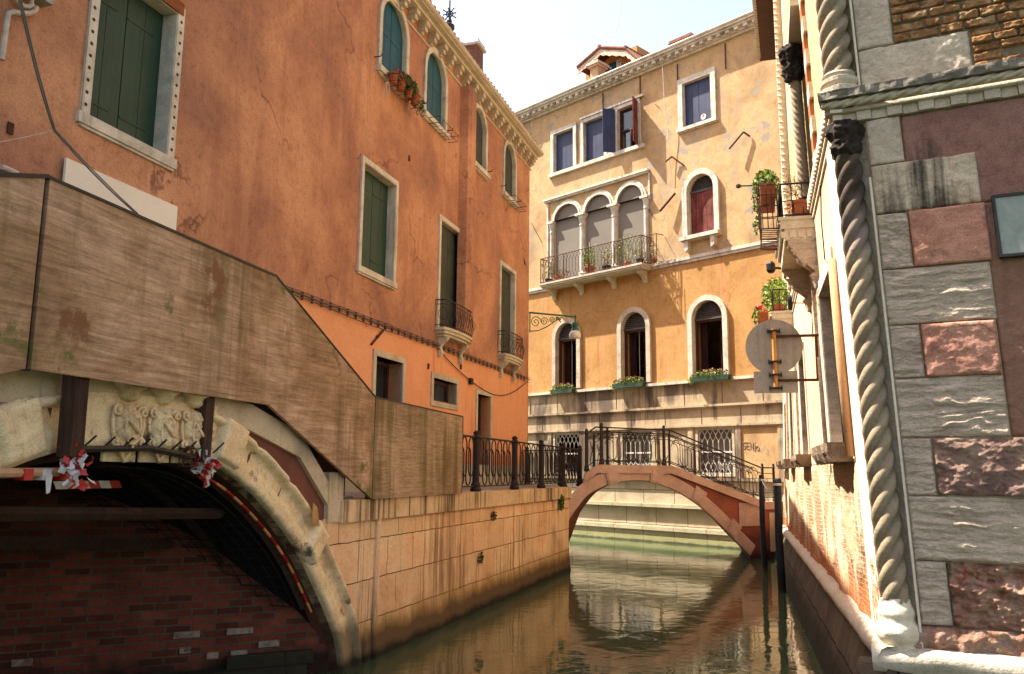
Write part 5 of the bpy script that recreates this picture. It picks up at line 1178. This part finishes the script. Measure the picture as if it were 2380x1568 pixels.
rwall(.82,2.62,[],m['rc_wall'],'lower_wall'); rwall(2.62,5.86,low,m['plaster_cream'],'middle_wall',.012); rwall(6.1,TOP,upp,m['rc_up'],'upper_wall',.0011)
MB(RC).box(.2,.9,.82,5.86,-.02,.03).build('corner_pier',m['stone_sun'],RP)
b=MB(RC)
for k in range(16): v=6.13+k*.56; b.box(.14,.42+.2*(k%2),v,v+.55,-.03,.018)
b.build('upper_quoins',m['stone_sun'],RP)
MB(RC).add([(RE_,-1,0),(RE_,TOP,0),(RE_,TOP,-9),(RE_,-1,-9)],[(0,1,2,3)]).add([(.2,TOP,0),(RE_,TOP,0),(RE_,TOP,-9),(.2,TOP,-9)],[(0,1,2,3)]).build('end_wall',m['rc_up'],RP)
# cracked plaster edges, strips and small pipes on the canal side
b=MB(RC); b.tube([(1.12,2.64,.05),(1.1,3.6,.06),(1.08,4.75,.05)],.05,10); b.build('drain_pipe',m['pipe_plaster'],RP,smooth=True)
for u_,x_ in ((4.0,.06),(9.9,.1),(14.5,.1)): MB(RC).box(u_,u_+x_,2.7,5.3,.01,.06).build('plaster_edge',m['stone_grey'],RP)
# cornice wrapping both sides, with rope moulding
def ropetube(b,F,pts,R,pitch,n=3):
    us=pts; K=len(us); m_=18; vs=[];fs=[]
    for i,(u,v,w_) in enumerate(us):
        for k in range(m_):
            th=2*math.pi*k/m_; r=R*(.5+.5*abs(math.sin(n*(th-2*math.pi*u/pitch)/2))**.7); vs.append((u,v+r*math.sin(th),w_+r*math.cos(th)))
    for i in range(K-1):
        for k in range(m_): k2=(k+1)%m_; fs.append((i*m_+k,i*m_+k2,(i+1)*m_+k2,(i+1)*m_+k))
    b.add(vs,fs)
b=MB(RC); b.longbox(-.13,RE_,6.055,6.13,-.05,.085,12).longbox(-.07,RE_,5.93,5.965,-.05,.06,12).longbox(-.03,RE_,5.86,5.93,-.05,.035,12)
ropetube(b,RC,[(-.10+k*.03,6.01,.05) for k in range(int(13/.03))],.045,.42); b.build('canal_cornice',m['stone_sun'],RP)
b=MB(NF); b.grid(-.14,4,6.045,6.13,160,5,lambda u,v:.145+noise.noise(Vector((u*14,v*14,3)))*.022,-.05)
b.add([(-.14,6.13,.13),(4,6.13,.13),(4,6.135,-.1),(-.14,6.135,-.1)],[(0,1,2,3)]); b.add([(-.14,6.055,.12),(4,6.055,.12),(4,6.055,-.0),(-.14,6.055,0)],[(0,1,2,3)]); b.build('near_cornice',m['cornice_n'],RP)
b=MB(NF); ropetube(b,NF,[(-.12+k*.012,6.01,.075) for k in range(330)],.042,.40); b.box(-.1,4,5.925,5.97,-.05,.055); b.build('rope_moulding',m['stone_smooth'],RP,smooth=True)
b=MB(NF)
for k in range(22): u=.05+k*.135; b.box(u,u+.13,5.835,5.925,-.05,.035 if k%2 else .012)
b.build('dentil_blocks',m['stone_smooth'],RP)
# rope columns
def rope(F,uc,wc,R,v0,v1_,mat,nm='rope_column',n=4,pitch=.78,parent=None):
    dv=.02; K=int((v1_-v0)/dv)+1; m_=56; vs=[];fs=[]
    for i in range(K):
        v=v0+(v1_-v0)*i/(K-1)
        for k in range(m_):
            th=2*math.pi*k/m_; ph=n*(th+2*math.pi*v/pitch)/2; r=R*(.60+.40*abs(math.sin(ph))**.7)
            r+=noise.noise(Vector((math.cos(th)*3,v*11,math.sin(th)*3)))*R*.02; vs.append((uc+r*math.cos(th),v,wc+r*math.sin(th)))
    for i in range(K-1):
        for k in range(m_): k2=(k+1)%m_; fs.append((i*m_+k,i*m_+k2,(i+1)*m_+k2,(i+1)*m_+k))
    return MB(F).add(vs,fs).build(nm,mat,parent or RP,smooth=True)
cu,cw=.062,-.04
ro=rope(NF,cu,cw,.128,1.34,4.55,m['rope_stone']); 
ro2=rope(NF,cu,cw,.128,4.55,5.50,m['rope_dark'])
b=MB(NF); pr_=[(.15,.90),(.155,.96),(.15,1.0),(.175,1.04),(.19,1.09),(.18,1.14),(.155,1.18),(.15,1.21),(.16,1.25),(.15,1.29),(.13,1.33),(.12,1.38)]; vs=[];fs=[]
pr_=[(a_[0]+(c_[0]-a_[0])*q/3,a_[1]+(c_[1]-a_[1])*q/3) for a_,c_ in zip(pr_[:-1],pr_[1:]) for q in range(3)]+[pr_[-1]]
for i,(r,v) in enumerate(pr_):
    for k in range(40):
        th=2*math.pi*k/40; rr=r*(1+.10*noise.noise(Vector((math.cos(th)*2,v*6,math.sin(th)*2)))+.05*noise.noise(Vector((math.cos(th)*6,v*24,math.sin(th)*6)))); vs.append((cu+rr*math.cos(th),v,cw+rr*math.sin(th)))
for i in range(len(pr_)-1):
    for k in range(40): k2=(k+1)%40; fs.append((i*40+k,i*40+k2,(i+1)*40+k2,(i+1)*40+k))
b.add(vs,fs); b.build('column_base',m['stone_sun'],RP,smooth=True)
def foliage_cap(F,uc,wc,v0,v1_,r0,r1,mat,par):
    n=40;mm=30;vs=[];fs=[]
    for i in range(mm):
        t=i/(mm-1); v=v0+(v1_-v0)*t
        for k in range(n):
            th=2*math.pi*k/n; r=r0+(r1-r0)*t+.045*abs(math.sin(th*3+(2 if t>.5 else 0)))*math.sin(math.pi*((t*2)%1))**.7+noise.noise(Vector((math.cos(th)*5,v*22,math.sin(th)*5)))*.05
            vs.append((uc+r*math.cos(th),v,wc+r*math.sin(th)))
    for i in range(mm-1):
        for k in range(n): k2=(k+1)%n; fs.append((i*n+k,i*n+k2,(i+1)*n+k2,(i+1)*n+k))
    fs.append(tuple((mm-1)*n+k for k in range(n)))
    MB(F).add(vs,fs).build('foliage_capital',mat,par,smooth=True)
foliage_cap(NF,cu,cw,5.50,5.84,.10,.135,m['soot'],RP)
rope(NF,cu,cw,.150,6.34,12.0,m['rope_stone'])
b=MB(NF); b.lathe(cu,cw,[(.20,6.13),(.20,6.18),(.16,6.20),(.185,6.24),(.185,6.28),(.15,6.30),(.165,6.33),(.14,6.36)],24); b.build('column_base',m['stone_smooth'],RP)
# recess behind the columns
b=MB(NF); b.box(-.02,.24,.9,5.86,-.3,-.10); b.box(-.02,.24,6.13,TOP,-.3,-.10); b.build('recess',m['stone_smooth'],RP)
b=MB(NF)
for v0,v1_ in ((.95,5.25),(6.13,12)): b.prism([(.232,v0),(.252,v0),(.252,v1_),(.232,v1_)],-.2,.028)
b.build('edge_fillet',m['stone_sun'],RP)
b=MB(RC); b.box(.175,.2,.95,5.86,-.2,.035); b.build('edge_fillet',m['stone_sun'],RP)
# near side: real blocks
def blk(u0,u1,v0,v1_,w_,mat,rg=.012,sx=6,sy=6,seed=0,nm='stone_block',res=.012,ledges=0):
    g_=.006
    def fn(u,v):
        ed=min(u-u0,u1-u,v-v0,v1_-v); e2=-.02*max(0,(.02-ed)/.02)
        n=noise.fractal(Vector((u*sx,v*sy,seed)),.9,2.1,4)*rg*1.3+noise.noise(Vector((u*26,v*38,seed)))*rg*.25-.03*max(0,noise.noise(Vector((u*9,v*9,seed+3)))-.12)*max(0,1-ed/.05)
        if ledges:
            ph=v*15+1.3*noise.noise(Vector((u*2.4,v*3,seed)))+.8*noise.noise(Vector((u*8,v*6,seed))); fr=ph-math.floor(ph); mk=min(1,max(0,noise.noise(Vector((u*2.2,v*3.2,seed+9)))*4+.30-((v-v0)/(v1_-v0))*.7)); n+=mk*.016*(min(1,fr/.72) if fr<.72 else (1-fr)/.28)
            q=noise.noise(Vector((u*2.2,v*13,seed+5))); msk=max(0,noise.noise(Vector((u*2.5,v*3.5,seed+9)))+.15); n+=ledges*2.2*msk*max(0,q)
        return w_+n+e2
    MB(NF).grid(u0+g_,u1-g_,v0+g_,v1_-g_,max(4,int((u1-u0)/res)),max(4,int((v1_-v0)/res)),fn,-.05).build(nm,m[mat],RP,smooth=True)
blk(.252,.56,5.37,5.835,.004,'stone_smooth',.010,seed=1)
blk(.252,1.14,4.885,5.37,.010,'stone_sooty',.014,seed=2)
blk(.252,.53,4.345,4.885,.006,'stone_grey',.02,8,12,3,ledges=.01,res=.008); blk(.53,1.16,4.345,4.885,.030,'red_block',.008,5,7,4)
blk(.252,1.14,3.815,4.345,.008,'stone_grey',.012,3,16,5,ledges=.02,res=.008)
blk(.252,.52,3.325,3.815,.006,'stone_grey',.012,4,14,6,ledges=.02,res=.008); blk(.52,1.12,3.325,3.815,.030,'red_block',.010,6,8,7)
blk(.252,1.12,2.785,3.325,.006,'stone_grey',.012,2.5,16,8,ledges=.02,res=.008)
blk(.252,.505,2.275,2.785,.004,'stone_grey',.012,4,14,9,ledges=.02,res=.008); blk(.505,1.7,2.275,2.785,.03,'purple_block',.03,5,7,10,res=.01)
blk(.252,2.4,1.715,2.275,.006,'stone_grey',.014,2.5,15,11,ledges=.02,res=.009)
blk(.252,.505,1.17,1.715,.006,'stone_grey',.012,4,15,12,ledges=.02,res=.008); blk(.505,2.4,1.17,1.715,-.02,'rubble',.06,6,9,13,res=.011)
blk(-.06,2.4,.90,1.17,.03,'rubble',.05,6,8,14,res=.016)
blk(1.12,2.6,2.785,4.885,-.012,'red_wall',.009,7,9,15,nm='rendered_wall',res=.016); blk(.56,2.6,4.885,5.835,-.014,'red_wall',.008,5,5,16,nm='rendered_wall',res=.02)
MB(NF).box(2.35,5,.5,5.9,-.3,-.02).build('rendered_wall',m['red_wall'],RP)
# black stains as thin crusts
def crust(u0,u1,v0,v1_,w_):
    n=16; L1=[(u0+.012*noise.noise(Vector((k,u0*9,1))),v0+(v1_-v0)*k/n) for k in range(n+1)]; R1=[(u1+.012*noise.noise(Vector((k,u1*9,5)))-(u1-u0)*.35*abs(k/n-.5),v0+(v1_-v0)*k/n) for k in range(n+1)]
    b.prism(L1+R1[::-1],w_-.004,w_)
# upper storey near side
blk(.252,.585,6.56,7.6,.004,'stone_smooth',.010,seed=21); blk(.252,1.215,6.13,6.555,.006,'stone_smooth',.012,seed=22)
MB(NF).box(.252,5,6.13,TOP,-.3,-.012).build('mortar_bed',m['mortar'],RP)
b=MB(NF); random.seed(11); v=6.145; r=0
while v<7.9:
    h=random.uniform(.058,.072); u=(.595 if v>6.55 else 1.23)+( -random.uniform(0,.12) if r%2 else 0)
    while u<2.6:
        l=random.uniform(.13,.27); a=max(u,.595 if v>6.55 else 1.23)
        if u+l>a+.04 and random.random()>.07:
            s=random.random()*50; d=random.uniform(-.008,.016); tl=random.uniform(-.008,.008)
            b.grid(a,u+l-.012,v,v+h,12,5,lambda x,y:d+.012+noise.noise(Vector((x*24,y*30,s)))*.022-.006*max(0,1-min(x-a,u+l-.012-x)/.01),-.045)
        u+=l+.008
    v+=h+random.uniform(.018,.032); r+=1
b.build('brickwork',m['old_brick'],RP,smooth=True)
MB(NF).box(.25,5,7.9,TOP,-.3,-.02).build('upper_brick_wall',m['rc_up'],RP)
# ledge, water wall
b=MB(RC); us=[k*.12 for k in range(int(RE_/.12)+1)]
vs=[];fs=[];pr=[(-.02,.99),(.06,.985),(.115,.955),(.145,.90),(.135,.84),(.10,.80),(.09,.78)]
for u in us:
    for w_,v in pr: vs.append((u-.14 if u==0 else u,v+.012*noise.noise(Vector((u*2,v*9,1))),w_+.018*noise.noise(Vector((u*1.6,v*6,8)))))
K=len(pr)
for i in range(len(us)-1):
    for j in range(K-1): fs.append((i*K+j,i*K+j+1,(i+1)*K+j+1,(i+1)*K+j))
b.add(vs,fs); b.build('ledge',m['ledge'],RP,smooth=True)
b=MB(NF); vs=[];fs=[]; us=[-.16+k*.05 for k in range(90)]
for u in us:
    for w_,v in pr: vs.append((u,v-.01+.014*noise.noise(Vector((u*3,v*9,2))),w_+.02+.03*noise.noise(Vector((u*2.3,v*8,8)))))
for i in range(len(us)-1):
    for j in range(K-1): fs.append((i*K+j,i*K+j+1,(i+1)*K+j+1,(i+1)*K+j))
b.add(vs,fs); b.build('ledge',m['ledge'],RP,smooth=True)
MB(RC).grid(-.13,RE_,-.6,.8,160,24,lambda u,v:.33-.26*(v/.8)+noise.noise(Vector((u*2,v*2,5)))*.02+noise.noise(Vector((u*8,v*8,5)))*.008,-.3).build('water_wall',m['quay_dark'],RP,smooth=True)
MB(NF).grid(-.3,5,-.6,.8,90,24,lambda u,v:.28-.2*(v/.8)+noise.noise(Vector((u*2,v*2,5)))*.02+noise.noise(Vector((u*8,v*8,5)))*.008,-.3).build('water_wall',m['quay_dark'],RP,smooth=True)
# upper window surround: alternating brick quoins, rope colonnette with dark carving
b=MB(RC)
for k in range(34):
    v=6.15+k*.22
    for u0,u1 in ((1.98,2.30),(3.60,3.95)): b.box(u0+.06*(k%2),u1,v,v+.2,0,.05,k%2)
b.build('quoin_strips',[m['stone_sun'],m['brick_o']],RP)
rope(RC,3.42,.10,.085,6.2,7.95,m['rope_stone'],n=5,pitch=.5)
foliage_cap(RC,3.40,.12,7.9,8.42,.09,.15,m['soot'],RP)
b=MB(RC); b.box(2.3,3.62,8.45,8.55,-.3,.16); b.box(3.3,3.45,8.55,13.2,-.1,.06).box(2.36,2.44,6.2,13.2,-.3,.03); b.build('window_frame',m['stone_sun'],RP)
b=MB(RC); b.box(8.8,9.3,6.13,TOP-.5,0,.10).box(8.9,9.2,6.13,TOP-.5,.10,.15); 
for k in range(60): v=6.2+k*.14; b.lathe(8.78,.12,[(0.0,v-.05),(.05,v),(0.0,v+.05)],6)
b.build('pilaster',m['stone_sun'],RP)
b=MB(RC); b.longbox(-.6,RE_,TOP-.05,TOP+.12,-.3,.62,10); b.build('eaves',m['brown_wood'],RP)
b=MB(RC); b.longbox(-.6,RE_,TOP-.02,TOP+.2,.62,.70,10)
for k in range(60): u=9+k*.15; b.box(u,u+.09,TOP-.08,TOP-.02,.6,.70)
b.build('gutter_fascia',m['ledge'],RP)
MB(NF).box(.25,5,TOP-.05,TOP+.12,-.3,.3).build('eaves',m['brown_wood'],RP)
# balconies
def rbalc(u0,u1,W_,lb,RB=.48):
    BAo=MB(RC).box(u0,u1,5.74,5.86,0,W_).box(u0-.02,u1+.02,5.86,5.90,0,W_+.03).box(u0+.02,u1-.02,5.58,5.74,0,W_-.04)
    for k in range(4): BAo.box(u0+.0,u0+.018,5.61,5.70,.06+k*.11,.12+k*.11)
    for k in range(int((u1-u0)/.07)): BAo.lathe(u0+.03+k*.07,W_+.02,[(0,5.78),(.03,5.81),(0,5.84)],6)
    o=BAo.build('balcony',m['stone_sun'],RP)
    for uu in (u0+.12,u1-.12):
        G3=Fr(RC.P(uu,5,0)[:2],RC.N,N=(-RC.D[0],-RC.D[1])); off3=RC.P(uu,5.2,0)-G3.P(0,5.2,0)
        b=MB(G3); P=[(0,4.92),(.05,4.94),(.09,5.05),(.06,5.14),(.15,5.22),(.26,5.30),(.32,5.42),(W_-.06,5.50),(W_-.05,5.58),(0,5.58)]
        b.prism(P,-.12,.12); 
        for vv,ww in ((5.06,.09),(5.25,.2),(5.42,.32)): b.lathe(ww,.12,[(0,vv-.06),(.05,vv),(0,vv+.06)],8)
        b.build('carved_bracket',m['stone_grey'],o)
    b=MB(RC)
    P=[(u0+.03,.0),(u0+.03,W_-.03),(u1-.03,W_-.03),(u1-.03,0)]
    for vv,r in ((5.9+RB,.014),(5.9+RB*.5,.007),(5.94,.010)): b.tube([(x,vv,y) for x,y in P],r,5)
    for p,q in zip(P[:-1],P[1:]):
        n=max(2,int(math.dist(p,q)/.12))
        for k in range(n+1): x=p[0]+(q[0]-p[0])*k/n; y=p[1]+(q[1]-p[1])*k/n; b.tube([(x,5.9,y),(x,5.9+RB,y)],.007 if 0<k<n else .015,4)
    b.build('railing',m['iron_black'],o)
    return o
rbalc(3.25,5.2,.445,''); rbalc(10.2,12.6,.45,'')
# hanging basket and pots on the near balcony
T=thing('balcony_planter','terracotta troughs of yellow green leaves in an iron cage hung outside the near right balcony','planter',RC.P(3.9,6.1,.58),'planters on the palaces')
b=MB(RC)
for u0 in (3.3,3.75): b.prism([(u0+.02,6.24),(u0+.38,6.24),(u0+.41,6.42),(u0-.01,6.42)],.48,.68)
b.build('trough',m['terracotta'],T)
b=MB(RC)
for vv in (5.76,5.92,6.08,6.24,6.38): b.tube([(3.26,vv,.46),(3.26,vv,.70),(4.4,vv,.70),(4.4,vv,.46)],.008,4)
for k in range(13): u=3.26+k*.095; b.tube([(u,6.42,.70),(u,6.2,.73),(u,6.0,.69),(u,5.76,.70),(u,5.75,.47)],.008,4)
for k in range(4): b.tube([(3.24,6.4,.48+k*.06),(3.24,5.76,.47+k*.07)],.007,4)
for k in range(3): b.tube([(3.3,6.2-.2*k,.71),(3.3,6.24-.2*k,.79),(3.3,6.2-.2*k,.81)],.008,4)
b.build('cage',m['iron_rust'],T)
b=MB(RC); random.seed(5); leaves(b,(3.8,6.53,.58),(.62,.15,.2),480,.045,[0,0,1,2]); leaves(b,(3.5,6.25,.74),(.25,.22,.05),60,.035,[0,1]); leaves(b,(3.6,5.9,.76),(.2,.15,.04),40,.035,[0,1]); b.build('plant',[m['leaf_l'],m['leaf'],m['leaf_d']],T)
def pot2(u,w_,lb,nm='potted_plant',h=.34,W2=.2,seed=1):
    T=thing(nm,lb,'potted plant',RC.P(u,5.9,w_),'potted plants on the balconies')
    MB(RC).prism([(u-W2,5.9),(u+W2,5.9),(u+W2*1.2,5.9+h),(u-W2*1.2,5.9+h)],w_-.10,w_+.10).box(u-W2*1.25,u+W2*1.25,5.9+h-.04,5.9+h,w_-.115,w_+.115).build('pot',m['terracotta'],T); return T
T=pot2(3.5,.15,'square terracotta pot with a twiggy shrub on the near right balcony',h=.24); random.seed(9)
b=MB(RC)
def twig(p,d,l,r,dep):
    q=(p[0]+d[0]*l,p[1]+d[1]*l,p[2]+d[2]*l); b.tube([p,q],[r,r*.7],4)
    if dep:
        for _ in range(3): e=Vector(d)+Vector((random.gauss(0,.6),random.gauss(0,.35),random.gauss(0,.6))); e.normalize(); twig(q,tuple(e),l*random.uniform(.6,.85),r*.65,dep-1)
for _ in range(3): twig((3.5,6.1,.15),(random.uniform(-.3,.5),1,random.uniform(-.1,.5)),.17,.010,4)
b.build('twigs',m['dry'],T); b=MB(RC); leaves(b,(3.6,6.5,.22),(.4,.26,.22),110,.018,[0,1]); b.build('leaves',[m['leaf_l'],m['dry']],T)
T=pot2(4.15,.20,'round edged terracotta pot behind the shrub pot on the near right balcony',h=.22); b=MB(RC); leaves(b,(4.2,6.25,.22),(.25,.16,.12),60,.04,[0,1]); b.build('plant',[m['leaf'],m['flower_r']],T)
t_=thing('potted_plant','bushy green plant with red geraniums on the farther right balcony','potted plant',RC.P(11.3,5.9,.5),'potted plants on the balconies')
b=MB(RC); b.prism([(10.3,5.9),(11.3,5.9),(11.35,6.06),(10.25,6.06)],.2,.42).prism([(10.4,5.72),(10.8,5.72),(10.85,5.92),(10.35,5.92)],.52,.74); b.build('trough',m['terracotta'],t_)
b=MB(RC); random.seed(6); leaves(b,(11.2,6.42,.32),(.9,.42,.32),800,.055,[0,0,1]); leaves(b,(10.6,5.9,.76),(.3,.2,.1),110,.045,[0,1]); leaves(b,(10.6,6.02,.68),(.25,.1,.12),40,.05,[2]); b.build('plant',[m['leaf_l'],m['leaf'],m['flower_r']],t_)
# small fittings
b=MB(RC); b.tube([(4.9,6.92,.02),(4.9,6.95,.95)],.012,5); b.lathe(4.9,.97,[(.0,6.91),(.04,6.93),(.04,6.97),(0,6.99)],8); b.tube([(4.9,6.4,.4),(4.9,6.93,.4)],.008,4)
t_=b.build('iron_rod',m['iron_black'],loc=RC.P(4.9,6.98,.5)); tag(t_,'thin black rod with a ball end sticking out above the near right balcony','rod')
b=MB(RC); b.tube([(5.0,5.55,.02),(5.0,5.62,.5)],.02,5); b.lathe(5.0,.56,[(.04,5.54),(.07,5.58),(.07,5.68),(.04,5.72)],10); t_=b.build('floodlight',m['iron_black'],loc=RC.P(4.4,5.85,.3)); tag(t_,'small black lamp on an arm under the hanging planter','lamp')
b=MB(RC); b.prism([(5.05,4.95),(5.22,5.05),(5.12,5.2),(4.95,5.1)],.28,.34); b.tube([(5.08,5.05,0),(5.08,5.07,.3)],.008,4); t_=b.build('wall_spotlight',m['iron_black'],loc=RC.P(5.08,5.05,.2)); tag(t_,'tiny dark square spotlight on the plaster below the balcony bracket','lamp')
b=MB(RC); b.tube([(1.9,5.86,.02),(2.1,5.5,.03),(2.1,5.0,.03),(1.4,4.75,.04)],.008,4); b.build('hanging_wire',m['iron'],RP)
# mirror-like panel on the near side
T=thing('framed_panel','black framed pale green panel cut by the right edge of the picture','panel',NF.P(1.5,4.6,.05))
MB(NF).ring(outl(1.21,1.72,4.355,4.925),outl(1.235,1.695,4.38,4.90),-.01,.055).build('frame',m['iron_black'],T); MB(NF).box(1.235,1.695,4.38,4.90,0,.04).build('panel',m['poster'],T)
# road-sign style boards seen from behind
us,_=4.05,0
wp=RC.P(4.05,4.1,0); SF=Fr((wp.x,wp.y),RC.N,N=(-RC.D[0],-RC.D[1]))
zs=zm(2060,780,2.6125); sv=lambda x,y:SF.uv(*zs(x,y))
T=thing('canal_sign','backs of a round grey sign and square plate on a bracket from the right wall','sign',SF.P(.3,4.2,0))
cc=sv(305,512); rr=abs(sv(517,512)[0]-sv(93,512)[0])/2
MB(SF).prism([(cc[0]+rr*math.cos(a),cc[1]+rr*math.sin(a)) for a in [i*math.pi/28 for i in range(56)]],-.012,0).build('round_board',m['sign_grey'],T)
a=sv(155,692); c=sv(485,850); MB(SF).box(min(a[0],c[0]),max(a[0],c[0]),c[1],avg(a[1],sv(485,690)[1]),-.015,-.003).build('square_board',m['sign_grey'],T)
pt=sv(298,385); pb_=sv(322,822); pu=avg(pt[0],pb_[0]); MB(SF).tube([(pu,pt[1],.035),(pu,pb_[1],.035)],.032,12).build('post',m['sign_pole'],T)
b=MB(SF)
for x,y in ((295,400),(310,625),(318,720),(320,818)):
    q=sv(x,y); b.box(pu-.09,pu+.09,q[1]-.012,q[1]+.012,.0,.075)
    for s in (-.08,.08): b.tube([(pu+s,q[1]-.035,.04),(pu+s,q[1]+.035,.04)],.009,5)
b.build('clamp',m['iron_black'],T)
b=MB(SF); t1=sv(285,441)[1]; t2=sv(295,763)[1]; xr=avg(sv(605,430)[0],sv(635,750)[0])
for t0 in (t1,t2): b.box(min(pu,-.05),max(pu,.0)+0*1,t0-.018,t0+.018,.02,.05)
b.box(xr-.02,xr+.02,t2,t1,.02,.05); b.build('arm',m['iron_rust'],T)
